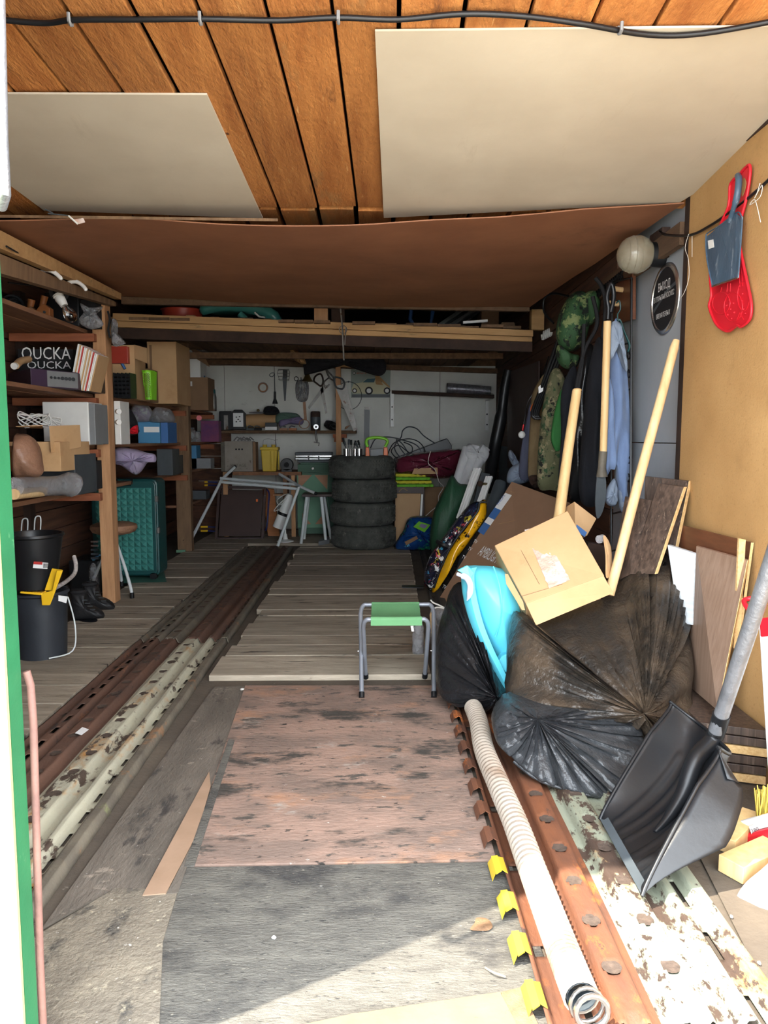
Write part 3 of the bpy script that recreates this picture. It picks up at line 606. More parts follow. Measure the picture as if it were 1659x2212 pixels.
P('perforated_wall', B().grid(10, 26, gb, lambda u, v: .08 < v < .93 and .05 < u < .95 and (int(u*10)+int(v*26)) % 2 == 0), m['lime'], t)
P('rim', B().tube([gb(0,1), gb(.5,1), gb(1,1), gb(1,1)+V((.02,.05,0)), gb(0,1)+V((0,.05,0))], .006, 6, closed=True), m['lime'], t, sm=40)
P('side', B().board([gb(1,0), gb(1,1), gb(1,1)+V((.02,.1,0)), gb(1,0)+V((.01,.1,0))], (.003,0,0)), m['lime'], t)
sbox('lid', 243, 275, 748, 5.9, SB+.275, .2, m['redD'], 'red lid lying on the tall tan carton', 'lid')
# --- third shelf ---
t = T('microwave_oven', 'white microwave oven partly hidden by the shelf post', 'oven')
P('housing', Bx(92, 868, 190, 900, 4.9, .26, SC_+.0), m['white'], t, bev=.006)
P('door_panel', Bx(190, 872, 204, 946, 4.91, .24, SC_+.004), m['grey'], t, bev=.004)
P('control_panel', Bx(248, 866, 259, 938, 5.33, .2, SC_), m['white'], t, bev=.004)
for y in (889, 912): P('knob', B().cyl(pt(254,y,5.33), pt(257,y,5.30), .018), m['white'], t, sm=40)
t = T('carton', 'tan carton full of white cable on the third shelf', 'box')
a0, a1 = pt(34, 985, 4.25), pt(172, 985, 4.5)
zb = SC_-.10
P('carton_body', B().box(-2.10, -1.78, 4.3, 4.75, .985+.02, .985+.19), m['card'], t, bev=.003)
P('flap', B().board([pt(106,920,4.28), pt(172,918,4.55), pt(175,966,4.55), pt(110,978,4.26)], (0,.004,0)), m['card'], t)
P('flap', B().board([pt(34,922,4.2), pt(92,920,4.28), pt(92,926,4.6), pt(40,924,4.6)], (0,0,.004)), m['card'], t)
def loopwire(name, c, r, mat, label, n=5, Y=4.4, rad=.0035, sq=.6, cat='cable'):
    random.seed(len(label)); pts = []
    for k in range(n):
        for a in range(10):
            an = a/10*2*math.pi; rr = r*(.7+.3*random.random()); pts.append(pt(c[0], c[1], Y)+V((math.cos(an)*rr+.02*k*r, math.sin(an+k)*r*.3, abs(math.sin(an*.5+k*.4))*rr*sq)))
    return S(name, B().tube(crom(pts, 3), rad, 6), mat, label, cat, sm=60)
loopwire('cable_coil', (75, 925), .10, m['white'], 'white cable coils poking out of the tan carton', 6, 4.45, .004, 1.0)
loopwire('cable_coil', (112, 922), .06, m['white'], 'small white cable loop at the right of the tan carton', 4, 4.5, .003, 1.1)
t = T('metal_chest', 'dark grey metal trunk with a clasp under the tan carton', 'box')
P('trunk_body', Bx(84, 982, 161, 1034, 4.5, .35, SD), m['greyD'], t, bev=.004); P('clasp', B().tube([pt(124,994,4.49), pt(134,996,4.48), pt(133,1016,4.48), pt(128,1000,4.48)], .003, 5), m['steel'], t)
S('padded_bundle', puff(pl([(32,945),(45,937),(66,942),(82,965),(89,1000),(90,1026),(60,1032),(30,1030)], 4.0), .08, fold=.045, wr=.02, kind='v', freq=14, seed=4, rings=10), m['brownleather'], 'brown film-wrapped padded bundle in front of the grey trunk', 'bundle', sm=60)
sbox('dark_box', 163, 196, 996, 4.95, SD, .2, m['blackm'], 'added dark box for the empty shade between the grey trunk and the shelf post', 'case')  # matt black box added where the gap holds only shade
t = T('wrapped_roll', 'bubble-wrapped roll sticking out past the lowest shelf edge', 'roll')
P('wrap', B().tube(crom([pt(30,1052,3.75), pt(70,1050,4.0), pt(110,1050,4.2), pt(150,1046,4.4), pt(165,1052,4.45)], 4), [.05]*6+[.055]*5+[.065,.07,.075,.07,.06,.055], 14), m['film'], t, sm=60)
P('torn_flap', puff(pl([(138,1026),(150,1020),(162,1030),(160,1044),(148,1046)], 4.38), .02, wr=.012, rings=5), m['film'], t, sm=60)
P('core', B().tube([pt(30,1068,3.74), pt(90,1062,4.1)], .028, 10), m['handle2'], t, sm=50)
# far bay
S('helmet_bag', puff(pl([(262,938),(260,890),(268,878),(282,886),(292,905),(298,925),(296,938)], 5.9), .09, fold=.01, rings=10), m['darkcloth'], 'dark rounded bag next to the microwave knobs', 'bag', sm=60)
S('red_cloth', puff(pl([(262,936),(264,926),(278,930),(296,918),(298,930),(294,938)], 5.78), .03, wr=.01, rings=7), m['red'], 'red cloth edge under the dark rounded bag', 'cloth', sm=60)
for i, (xa, xb, ya, yb, lab) in enumerate(((280,330,873,910,'left clear film parcel on the blue box'), (325,376,880,912,'right clear film parcel near the second post'))):
    t = T('film_parcel', lab, 'parcel'); P('film', puff(pl([(xa,yb),(xa+2,(ya+yb)/2),(xa+12,ya),(xb-12,ya+3),(xb,(ya+yb)/2),(xb-2,yb)], 6.5), .08, wr=.02, fold=.01, rings=9, seed=i), m['film'], t, sm=60)
    P('contents', puff(pl([(xa+5,yb-2),(xa+12,ya+8),(xb-12,ya+10),(xb-5,yb-2)], 6.52), .04, rings=5), m['greyD'] if i else m['lilaccloth'], t, sm=60)
t = T('shoe_box', 'blue carton with a white label under the film parcels', 'box'); P('carton_body', Bx(298, 911, 345, 938, 6.5, .3, SC_), m['blue'], t, bev=.003); P('paper_label', Bx(311, 922, 344, 934, 6.497, .002), m['printwhite'], t)
sbox('shoe_box', 346, 362, 912, 6.5, SC_, .3, m['darkblue'], 'dark blue carton beside the blue one on the third shelf', 'box')
S('lilac_parcel', puff(pl([(250,968),(290,970),(318,978),(335,982),(336,998),(318,1000),(302,1022),(288,1024),(262,1006),(248,1000)], 5.85), .08, wr=.01, fold=.02, rings=10), m['lilacfilm'], 'lilac and white film parcel hanging over the lowest shelf edge', 'parcel', sm=60)
sbox('dark_box', 336, 372, 970, 6.9, SD, .25, m['greyD'], 'dark case right of the lilac parcel', 'case')
sbox('dark_box', 368, 384, 984, 7.2, SD, .2, m['black'], 'small black case touching the second post', 'case')
# bay behind post 2
t = T('carton', 'white carton with a hanging open flap on the second shelf by the back wall', 'box'); P('carton_body', B().box(*px(403, 748, 432, 815, 8.3, .3)), m['white'], t, bev=.003)
P('flap', B().board([pt(410,750,8.25), pt(438,762,8.2), pt(453,793,8.15), pt(424,775,8.2)], (0,.004,.002)), m['cardD'], t)
S('plastic_bag', puff(pl([(404,743),(425,742),(440,750),(453,762),(446,768),(428,758),(406,752)], 8.3), .03, wr=.02, rings=6), m['film'], 'crumpled clear bag on top of the white carton', 'bag', sm=60)
t = T('carton', 'brown carton with a small sticker under the white open carton', 'box'); P('carton_body', Bx(403, 815, 449, 884, 8.3, .35, SB), m['cardD'], t, bev=.003); P('sticker', Bx(408, 824, 415, 834, 8.297, .002), m['printwhite'], t)
sbox('canister', 430, 441, 811, 8.45, pt(430,824,8.45).z, .06, m['blue'], 'blue canister standing on the brown carton', 'can')
t = T('thermos_flask', 'steel flask with dark green cap at the shelf end', 'flask'); q = pt(461, 880, 8.6); q.z = SB
P('flask_body', B().lathe([(0,0),(.035,0),(.037,.01),(.037,.16),(.028,.2)], q), m['steel'], t, sm=40); P('cap', B().lathe([(.028,.2),(.026,.245),(0,.25)], q), m['tealedge'], t, sm=40)
def jar(x, y0, Y, z, r, h, mat, label, cat='jar', cap=None, name='jar'):
    q = pt(x, y0, Y); q.z = z; t = T(name, label, cat)
    P(name+'_body', B().lathe([(0,0),(r,0),(r,h*.8),(r*.75,h*.88),(r*.75,h*.9),(0,h*.9)], q, n=18), mat, t, sm=40)
    P('lid', B().cyl(q+V((0,0,h*.9)), q+V((0,0,h)), r*.8, n=18), cap or m['greyD'], t, sm=40); return t
jar(412, 930, 8.4, SC_, .05, .16, m['film'], 'clear jar at the back bay just right of the second post'); jar(425, 930, 8.6, SC_, .045, .12, m['film'], 'shorter clear jar beside the purple carton')
t = T('carton', 'purple and blue carton on the shelf beside the clear jars', 'box'); P('carton_body', Bx(434, 909, 472, 930, 8.6, .15, SC_), m['purple'], t, bev=.003)
S('red_spool', B().cyl(pt(430,903,8.5), pt(430,903,8.56), .03), m['red'], 'small red spool above the clear jars', 'spool', sm=40)
for i, (xa, xb, ya, yb, mm, lab) in enumerate(((408,455,990,1012,'grey','grey box low in the back bay behind the second post'), (405,445,1060,1085,'greyD','dark box on the bottom back shelf'), (408,424,962,972,'blue','pale blue packet in the back bay'))):
    sbox('storage_box', xa, xb, ya, 8.4, SD if i in (0,2) else .5, .2, m[mm], lab, 'box')
# ================= under the left shelves =================
t = T('suitcase', 'teal hard-shell suitcase with pyramid pattern under the shelf', 'suitcase')
Yc = 6.05; A0, A1 = pt(200, 1238, Yc), pt(338, 1035, Yc); x0, x1, z1 = A0.x, A1.x, A1.z; z0 = .06
Rr = .045
def rr(ins, y): 
    o = []
    for cx, cz, s in ((x1-ins-Rr, z1-ins-Rr, 0), (x0+ins+Rr, z1-ins-Rr, 1), (x0+ins+Rr, z0+ins+Rr, 2), (x1-ins-Rr, z0+ins+Rr, 3)):
        o += [V((cx+Rr*math.cos((s+k/5)*math.pi/2), y, cz+Rr*math.sin((s+k/5)*math.pi/2))) for k in range(6)]
    return o
P('frame', B().prism(rr(0, Yc+.02), (0,.24,0)), m['tealedge'], t, bev=.015); P('front_shell', B().prism(rr(.012, Yc+.0), (0,.03,0)), m['tealedge'], t, bev=.008)
pb = B(); nx, nz = 9, 14; ww = (x1-x0-.09)/nx; hh = (z1-z0-.12)/nz
for i in range(nx):
    for j in range(nz):
        a = V((x0+.045+ww*i, Yc, z0+.05+hh*j)); pb.add([a, a+V((ww,0,0)), a+V((ww,0,hh)), a+V((0,0,hh)), a+V((ww*.5,-.022,hh*.5))], [(0,1,4),(1,2,4),(2,3,4),(3,0,4)])
P('pyramid_pattern', pb, m['teal'], t, kind='stuff')
P('handle', B().tube([pt(252,1036,Yc-.01), pt(253,1046,Yc-.04), pt(283,1047,Yc-.04), pt(285,1036,Yc-.01)], .009, 8), m['black'], t, sm=50)
for x, y in ((335,1072),(339,1140)): P('latch', B().box(*px(x, y, x+5, y+12, Yc-.005, .03)), m['steel'], t, bev=.002)
for x in (x0+.06, x1-.05): P('wheel', B().cyl((x,Yc+.0,.062), (x,Yc+.05,.062), .03), m['black'], t, sm=40)
S('oilcloth', B().grid(20, 10, lambda u, v: onz(195+165*u-10*v, 1262-52*v+10*u*(v-.5), .036).lerp(V((0,0,0)), 0)+V((0,0,.004*noise.noise(V((u*5,v*5,2)))))), m['tealcloth'], 'green oilcloth spread under the teal suitcase', 'cloth', sm=60)
t = T('swivel_stool', 'old round stool with cracked padded seat and white tube legs', 'stool')
Ys = 5.55; c = pt(246, 1138, Ys)
P('seat', B().lathe([(0,-.055),(.12,-.05),(.155,-.035),(.17,-.01),(.165,.015),(.13,.03),(0,.038)], c), m['vinyl'], t, sm=50)
P('hub', B().cyl(c-V((0,0,.1)), c-V((0,0,.05)), .03), m['black'], t)
for ex, ey, Y_ in ((285,1282,5.35), (198,1258,5.6), (262,1236,5.8)):
    e = pt(ex, ey, Y_); e.z = .055; d = e-c; P('leg', B().tube(crom([c+V((0,0,-.08)), c+d*.55+V((0,0,.0)), c+d*.9+V((0,0,.02)), e], 5), .012, 8), m['whitep'], t, sm=50)
    P('foot_cap', B().cyl(e-V((0,0,.022)), e+V((0,0,.02)), .016), m['black'], t, sm=40)
def bucket(name, label, x0, x1, yt, yb, Y, mat, zb, taper=.8, rim=.01):
    a, b_ = pt(x0, yt, Y), pt(x1, yt, Y); r = (b_.x-a.x)/2; h = a.z-zb; c = V(((a.x+b_.x)/2, Y, zb)); t = T(name, label, 'bucket')
    P('bucket_wall', B().lathe([(0,.006),(r*taper-.008,.006),(r-.008,h-.01),(r-.004,h),(r+rim*.6,h),(r+rim,h-.012),(r,h-.02),(r*taper,.0),(0,0)], c, n=40), mat, t, sm=35); return t, c, r, h
t, c, r, h = bucket('paint_tub', 'big black tub smeared with white plaster by the green door post', 30, 142, 1275, 1390, 3.95, M('plastered_black', (34,38,44), (44,48,54), 6, r=.5, b=.1, spots=[((200,204,206), 5, .70, (1,1,.5), .04)]), .005, .88)
P('wire_handle', B().tube(crom([c+V((r+.01,0,h*.9)), c+V((r+.05,-.02,h*.5)), c+V((r+.04,-.04,h*.15)), c+V((r*.6,-r*.85,h*.1))], 5), .004, 6), m['whitep'], t, sm=50)
P('price_tag', B().board([pt(126,1286,3.75), pt(146,1289,3.75), pt(143,1303,3.75), pt(126,1298,3.75)], (0,.002,0)), m['printwhite'], t); 
t, c, r, h = bucket('plastic_bucket', 'dark plastic bucket with a red sticker stacked on the tub', 10, 131, 1152, 1270, 3.9, m['black'], pt(60,1268,3.9).z, .72)
P('sticker', B().board([pt(73,1214,3.70), pt(104,1216,3.70), pt(102,1229,3.70), pt(71,1227,3.70)], (0,.002,0)), m['printwhite'], t); P('sticker_band', B().board([pt(73,1213,3.698), pt(92,1214,3.698), pt(91,1220,3.698), pt(72,1219,3.698)], (0,.001,0)), m['printred'], t)
for i in range(5): P('bar_code', B().board([pt(94+2*i,1217,3.698), pt(95+2*i,1217,3.698), pt(94.4+2*i,1227,3.698), pt(93.4+2*i,1227,3.698)], (0,.001,0)), m['printblack'], t)
t = T('paint_tray', 'yellow plastic paint grid hooked over the black tub', 'tray')
Yt = 3.77
P('grid_plate', B().grid(20, 6, lambda u, v: pt(46+62*u, 1280-7*v+0*u, Yt+.12*v), lambda u, v: .1 < u < .93 and .15 < v < .85 and (int(u*20)+int(v*6)) % 2 == 0), m['yellow'], t)
P('front_lip', B().board([pt(44,1277,Yt), pt(90,1281,Yt), pt(100,1275,Yt+.02), pt(100,1282,Yt+.02), pt(90,1288,Yt), pt(44,1283,Yt)][:4], (0,-.006,-.01)), m['yellow'], t, bev=.002)
P('side_panel', B().prism([pt(88,1282,Yt), pt(112,1276,Yt), pt(122,1232,Yt), pt(135,1232,Yt), pt(112,1296,Yt), pt(107,1308,Yt), pt(90,1308,Yt)], (0,.012,0)), m['yellow'], t, bev=.004)
P('back_panel', B().board([pt(96,1275,Yt+.02), pt(116,1276,Yt+.02), pt(133,1231,Yt+.05), pt(112,1228,Yt+.05)], (0,.008,0)), m['yellow'], t, bev=.002)
S('bent_pipe', B().tube(crom([pt(115,1272,3.9), pt(140,1258,4.1), pt(160,1240,4.3), pt(164,1222,4.35), pt(160,1202,4.4)], 5), .012, 9), M('peeling_white_pipe', (206,200,196), (150,140,134), 40, r=.6), 'bent peeling white pipe behind the yellow tray', 'pipe', sm=60)
def boot(x, y, Y, flip, label):
    q = pt(x, y, Y); q.z = .008; t = T('work_boot', label, 'boot'); s = flip
    P('sole', B().lathe([(0,0),(.052,0),(.054,.022),(0,.022)], q+V((.03,0,0)), sq=2.3).box(q.x-.05, q.x+.0, q.y-.05, q.y+.1, .008, .03), m['black'], t, sm=40, bev=.003)
    P('upper', puff([q+V(p) for p in ((-.05,0,.02),(.06,0,.02),(.135,0,.022),(.15,0,.05),(.11,0,.085),(.05,0,.11),(.035,0,.17),(.03,0,.2),(-.055,0,.21),(-.06,0,.12))], .05, wr=.008, fold=.004, rings=8), m['leatherboot'], t, sm=60)
    P('collar', B().lathe([(.045,0),(.052,.01),(.045,.022)], q+V((-.012,0,.19)), sq=1), m['blackm'], t, sm=50)
    for i in range(4): P('lace', B().tube([q+V((.03+.016*i,-.05,.155-.02*i)), q+V((.055+.016*i,-.03,.15-.02*i))], .003, 5), m['greyD'], t)
boot(175, 1322, 4.75, 1, 'black work boot nearer the plaster-smeared tub'); boot(200, 1308, 5.0, 1, 'black work boot nearer the shelf post')
t = T('toolbox', 'black ribbed box behind the work boots', 'box'); P('box_body', Bx(150, 1210, 215, 1300, 5.6, .3, .005), m['black'], t, bev=.02)
for i in range(5): P('rib', B().box(*px(196, 1168+i*9, 212, 1172+i*9, 5.55, .02)), m['chrome'] if i < 2 else m['greyD'], t)
for i in range(3):
    q = pt(205+i*7, 1265-4*i, 5.62+.1*i); q.z = .005; t = T('water_bottle', ('nearest','middle','furthest')[i]+' of three clear plastic bottles beside the shelf post', 'bottle', 'clear bottles behind the shelf post')
    P('bottle_body', B().lathe([(0,0),(.04,0),(.042,.02),(.038,.05),(.042,.08),(.038,.11),(.042,.14),(.042,.2),(.014,.26)], q, n=18), m['film'], t, sm=50); P('cap', B().cyl(q+V((0,0,.26)), q+V((0,0,.28)), .014), m['blue'], t, sm=40)
for i, (x, y) in enumerate(((60,1120),(88,1115))):
    S('wire_loop', B().tube(crom([pt(x-14,y+35,4.4), pt(x-12,y+5,4.4), pt(x-4,y,4.4), pt(x,y+6,4.4), pt(x-1,y+34,4.4)], 4), .004, 6), m['whitep'], ('left' if i == 0 else 'right')+' white wire handle above the dark bucket', 'handle', sm=50)
sbox('plank_offcut', 300, 352, 1218, 7.2, .031, .12, m['postdark'], 'timber offcut on the floor right of the suitcase', 'board')
# ================= along the back wall =================
YW = YB-.02
def wp(x, y, o=.012): return pt(x, y, YW-o)
bench = T('wall_bench', 'long narrow plank shelf with two timber uprights on the back wall', 'shelf'); zB = pt(600, 930, 9.2).z
P('bench_board', B().box(pt(432,0,9.15).x, pt(766,0,9.15).x, 9.12, YW-.002, zB-.035, zB), m['loftwood'], bench, bev=.003)
P('upright', B().box(*px(726, 790, 736, 990, 9.05, .06)), m['post'], bench, bev=.003)
P('bracket_block', B().box(*px(719, 938, 748, 946, 9.1, .3)), m['redwood'], bench); P('bracket_block', B().box(*px(722, 946, 742, 955, 9.1, .3)), m['redwood'], bench)
def bb_(x0, x1, yt, Y, d, mat, name, label, cat, bev=.004): return S(name, Bx(x0, yt, x1, 930, Y, d, zB), mat, label, cat, bev=bev)
t = T('jerry_can', 'black lantern-like can with steel side left of the clock', 'can'); P('can_body', Bx(474, 888, 500, 930, 9.2, .12, zB), m['black'], t, bev=.01); P('steel_side', B().box(*px(484, 897, 492, 928, 9.19, .01)), m['steel'], t)
t = T('wall_clock', 'black framed clock with a pale face on the back bench', 'clock')
P('frame', B().prism([pt(x,y,9.2) for x, y in ((498,928),(498,892),(506,885),(522,885),(530,893),(531,928))], (0,.06,0)), m['black'], t, bev=.004); P('clock_face', B().box(*px(504, 892, 525, 922, 9.19, .008)), m['printwhite'], t)
for i, (x, y) in enumerate(((509,900),(516,899),(509,910),(517,909),(513,905))): P('mark', B().box(*px(x, y, x+3, y+2, 9.186, .004)), m['printblack'], t)
S('wood_roll', B().cyl(pt(532,910,9.28), pt(600,908,9.32), .085), m['tan'], 'large tan paper roll lying on the back bench', 'roll', sm=40)
t = T('flat_dish', 'flat dish with a small knob on top of the tan roll', 'dish'); q = pt(556, 892, 9.28); P('plate', B().lathe([(0,0),(.10,0),(.105,.006),(.02,.016),(0,.016)], q), m['grey'], t, sm=30); P('knob', B().ell(q+V((.01,0,.03)), (.02,.02,.02), 12, 8), m['brass'], t, sm=60)
S('cap', puff(pl([(570,895),(572,880),(585,877),(598,880),(604,890),(600,896)], 9.25), .07, wr=.01, rings=7), m['darkcloth'], 'black cloth cap lying on the tan roll', 'cap', sm=60)
S('folded_cloth', puff(pl([(598,915),(597,895),(612,891),(640,893),(650,903),(645,912)], 9.25), .07, wr=.02, fold=.012, rings=8), m['greencloth'], 'dull green cloth heaped on the back bench', 'cloth', sm=60)
S('folded_cloth', puff(pl([(604,922),(604,908),(625,904),(645,900),(656,908),(650,918),(625,916)], 9.2), .06, wr=.015, fold=.01, rings=8), m['lilaccloth'], 'lilac cloth heaped in front of the dull green one', 'cloth', sm=60)
t = T('card_pack', 'small dark box with a pinkish white front on the bench edge', 'box'); P('box_body', Bx(573, 913, 598, 930, 9.14, .08, zB), m['black'], t, bev=.002); P('front_label', B().box(*px(573, 922, 598, 929, 9.135, .004)), m['printwhite'], t)
for i, (x, mm, lab) in enumerate(((541,'greyD','dark hand plane on the bench near the clock'), (556,'blackm','black pliers on the bench behind the small dark box'), (612,'woodlt','flat wooden block under the lilac cloth'), (632,'orangew','orange-brown wooden block under the lilac cloth'))):
    t = T('bench_tool', lab, 'tool'); q = pt(x, 930, 9.16); q.z = zB; P('body', B().box(q.x-.05, q.x+.05, 9.16, 9.2, zB, zB+.03), m[mm], t, bev=.006); P('grip', B().tube(crom([q+V((-.04,.02,.03)), q+V((-.02,.02,.055)), q+V((.03,.02,.045))], 3), .008, 7), m['greyD'], t, sm=50)
t = T('wire_coil', 'coil of dull wire on the bench left of the brown can', 'coil'); 
for i in range(6): q = pt(657, 916, 9.15+.012*i); P('turn', B().tube([q+V((math.cos(a*.4)*.062, 0, math.sin(a*.4)*.055)) for a in range(16)], .005, 5, closed=True), m['woodlt'], t, sm=60)
t = T('tin_can', 'brown banded tin can at the right of the bench', 'can'); q = pt(682, 930, 9.2); q.z = zB; P('can_body', B().lathe([(0,0),(.058,0),(.058,.23),(0,.23)], q), m['edge_dark'], t, sm=40); P('grey_band', B().lathe([(.059,.06),(.0595,.065),(.0595,.16),(.059,.165)], q), m['greyD'], t, sm=40); P('rim', B().lathe([(.058,.225),(.061,.23),(.058,.235)], q), m['chrome'], t, sm=40)  # dark grey band runs right round the brown can
t = T('meat_grinder', 'cast metal hand grinder clamped to the bench edge', 'tool'); q = pt(683, 922, 9.08)
P('body', B().lathe([(0,-.03),(.03,-.03),(.035,0),(.03,.03),(0,.03)], q, (0,-1,0)), m['greyD'], t, sm=40); P('face_ring', B().lathe([(.014,.03),(.03,.03),(.03,.036),(.014,.036)], q, (0,-1,0)), m['chrome'], t, sm=30)
P('clamp', B().tube([q, pt(682,940,9.06), pt(685,955,9.06)], .012, 8), m['steel'], t, sm=50); P('crank', B().tube([pt(678,955,9.03), pt(690,957,9.03), pt(688,963,9.03)], .006, 6), m['steel'], t, sm=50)
S('leather_shoe', puff(pl([(702,912),(706,908),(718,910),(728,916),(730,928),(712,928),(700,920)], 9.2), .04, wr=.006, rings=6), m['leatherboot'], 'black shoe on the bench left of the timber upright', 'shoe', sm=60)
S('bird_ornament', B().tube(crom([pt(745,927,9.2), pt(750,922,9.2), pt(756,919,9.2)], 3), [.004,.01,.014,.012,.008,.004,.003], 7), m['woodlt'], 'little brown peg at the right end of the bench', 'peg', sm=50)
# --- hanging tools ---
t = T('tape_roll', 'pale ring of tape hung on the white back wall', 'tape'); q = wp(568, 837, .02); P('ring', B().tube([q+V((math.cos(a*.26)*.052,0,math.sin(a*.26)*.052)) for a in range(24)], .009, 7, closed=True), m['woodlt'], t, sm=60); P('outer_turn', B().tube([q+V((math.cos(a*.26)*.062,.004,math.sin(a*.26)*.062)) for a in range(24)], .004, 6, closed=True), m['grey'], t, sm=60)
t = T('torch', 'black torch hanging from a cord on the back wall', 'torch'); P('handle', B().cyl(wp(594,846,.04), wp(594,864,.04), .014), m['black'], t, sm=40); P('head', B().lathe([(0,0),(.016,0),(.034,-.05),(.034,-.06),(0,-.06)], wp(594,862,.04)), m['black'], t, sm=40); P('cord', B().tube([wp(593,806,.03), wp(594,846,.04)], .004, 5), m['greyD'], t); P('cord', B().tube(crom([wp(593,806,.03), wp(586,806,.03), wp(582,811,.03), wp(588,814,.03), wp(593,808,.03)], 4), .004, 5), m['greyD'], t, sm=50)
def saw(name, label, hx, blade, hmat, cat='saw', bmat=None, Yo=.02):
    t = T(name, label, cat); P('blade', B().prism([wp(x,y,Yo) for x, y in blade], (0,.004,0)), bmat or m['steel'], t)
    P('handle', B().tube([wp(x,y,Yo+.006) for x, y in hx] if len(hx) < 4 else crom([wp(x,y,Yo+.006) for x, y in hx], 4, True), .011, 8, closed=len(hx) > 3), hmat, t, sm=50); return t
t = T('guarded_file', 'black tapered file in a wire guard on the back wall', 'tool'); P('blade', B().prism([wp(x,y,.02) for x, y in ((610,815),(620,815),(617,866),(614,866))], (0,.006,0)), m['greyD'], t); P('socket', B().prism([wp(x,y,.022) for x, y in ((611,799),(621,799),(620,816),(611,816))], (0,.012,0)), m['black'], t)
for f in (0, .33, .66, 1): P('guard_wire', B().tube(crom([wp(600+1*f,800+20*f,.03), wp(612,799+21*f,.05), wp(625-1*f,800+20*f,.03)], 3), .003, 5), m['steel'], t, sm=50)
P('guard_wire', B().tube([wp(x,y,.03) for x, y in ((602,798),(624,798),(626,804),(624,822),(604,822),(599,806))], .003, 5, closed=True), m['steel'], t, sm=50)
t = T('tool_pouch', 'hanging clear pouch full of pliers and scissors on the back wall', 'pouch'); P('pouch', puff([wp(x,y,.04) for x, y in ((640,825),(665,825),(664,864),(642,864))], .03, wr=.006, rings=6), m['film'], t, sm=60)
for i, (x, y0, y1) in enumerate(((644,822,862),(650,815,858),(655,818,862),(661,822,855))): P('pliers', B().tube([wp(x,y0,.07), wp(x+2,(y0+y1)/2,.075), wp(x-2,y1,.07)], .006, 6), m['greyD'] if i % 2 else m['steel'], t, sm=50)
P('scissor_ring', B().tube([wp(640,818,.07)+V((math.cos(a)*.025,0,math.sin(a)*.025)) for a in [k*.52 for k in range(12)]], .004, 5, closed=True), m['black'], t, sm=50)
t = T('brass_bell', 'dull brass bell hanging beside the tool pouch', 'bell'); P('bell_body', B().lathe([(0,0),(.022,-.002),(.028,-.04),(.05,-.09),(.075,-.12),(.07,-.12),(0,-.10)], wp(664,803,.12)), m['brass'], t, sm=40); P('hanger', B().tube([wp(662,782,.12), wp(663,803,.12)], .008, 8), m['brass'], t, sm=40)
S('folding_ruler', B().board([wp(654,868,.02), wp(660,868,.02), wp(663,908,.02), wp(657,908,.02)], (0,.008,0)), m['woodlt'], 'brown flat stick hanging below the tool pouch', 'stick')
saw('pruning_saw', 'small curved saw with closed brown handle on the back wall', [(678,822),(682,812),(693,808),(698,822),(694,834),(684,828)], [(690,832),(697,830),(707,892),(703,894)], m['edge_dark'])
saw('hacksaw', 'silver hacksaw hanging slantwise on the back wall', [(705,800),(712,806),(720,815),(722,822),(712,816)], [(700,830),(708,834),(668,884),(665,880)], m['steel'])
P('frame', B().tube(crom([wp(710,816,.03), wp(700,826,.03), wp(704,838,.03), wp(712,830,.03)], 3), .009, 7), m['steel'], ROOTS[-1], sm=50)
saw('hand_saw', 'big bright hand saw hanging at the timber upright', [(722,822),(724,815),(738,818),(744,828),(740,840),(726,836)], [(724,834),(747,828),(772,928),(764,932)], m['greyD'], Yo=.44)
t = T('cable_hoop', 'black hoop of cable behind the big hand saw', 'cable'); q = wp(753, 855, .03); P('hoop', B().tube([q+V((math.cos(a*.2)*.165,0,math.sin(a*.2)*.175)) for a in range(31)], .004, 6, closed=True), m['black'], t, sm=60); P('tie', B().cyl(q+V((-.01,0,.17)), q+V((.01,0,.18)), .009), m['greyD'], t)
t = T('skewer_hook', 'long wire skewer hook hanging from the loft beam', 'hook'); P('rod', B().tube([pt(735,659,5.9), pt(739,700,5.95), pt(743,778,6.0)], .007, 6), m['steel'], t, sm=50); P('ring', B().tube([pt(741,712,5.94)+V((math.cos(a)*.03,0,math.sin(a)*.03)) for a in [k*.52 for k in range(12)]], .003, 5, closed=True), m['steel'], t, sm=50); P('rod', B().tube([pt(747,708,5.96), pt(745,745,5.98)], .004, 6), m['steel'], t)
# fur rug on a rail under the loft
t = T('coat_bundle', 'dark fur coat bundled over a rail under the loft', 'coat'); P('fur', puff(pl([(650,775),(680,758),(740,752),(800,760),(830,778),(834,800),(822,812),(806,808),(800,792),(780,786),(740,786),(715,790),(700,784),(670,800),(658,810),(655,790)], 8.2), .12, .1, wr=.03, fold=.02, rings=8), m['fur'], t, sm=60)
S('tool_bag', puff(pl([(625,752),(640,756),(655,770),(662,785),(650,786),(634,775)], 8.15), .07, wr=.01, rings=6), m['tan'], 'tan canvas bag tucked under the loft left of the fur coat', 'bag', sm=60)
t = T('clothes_rail', 'pale timber rail under the loft carrying the fur coat', 'rail'); P('rail', B().board([pt(655,783,8.9), pt(835,792,8.9), pt(835,797,8.9), pt(655,788,8.9)], (0,.05,0)), m['beam'], t)
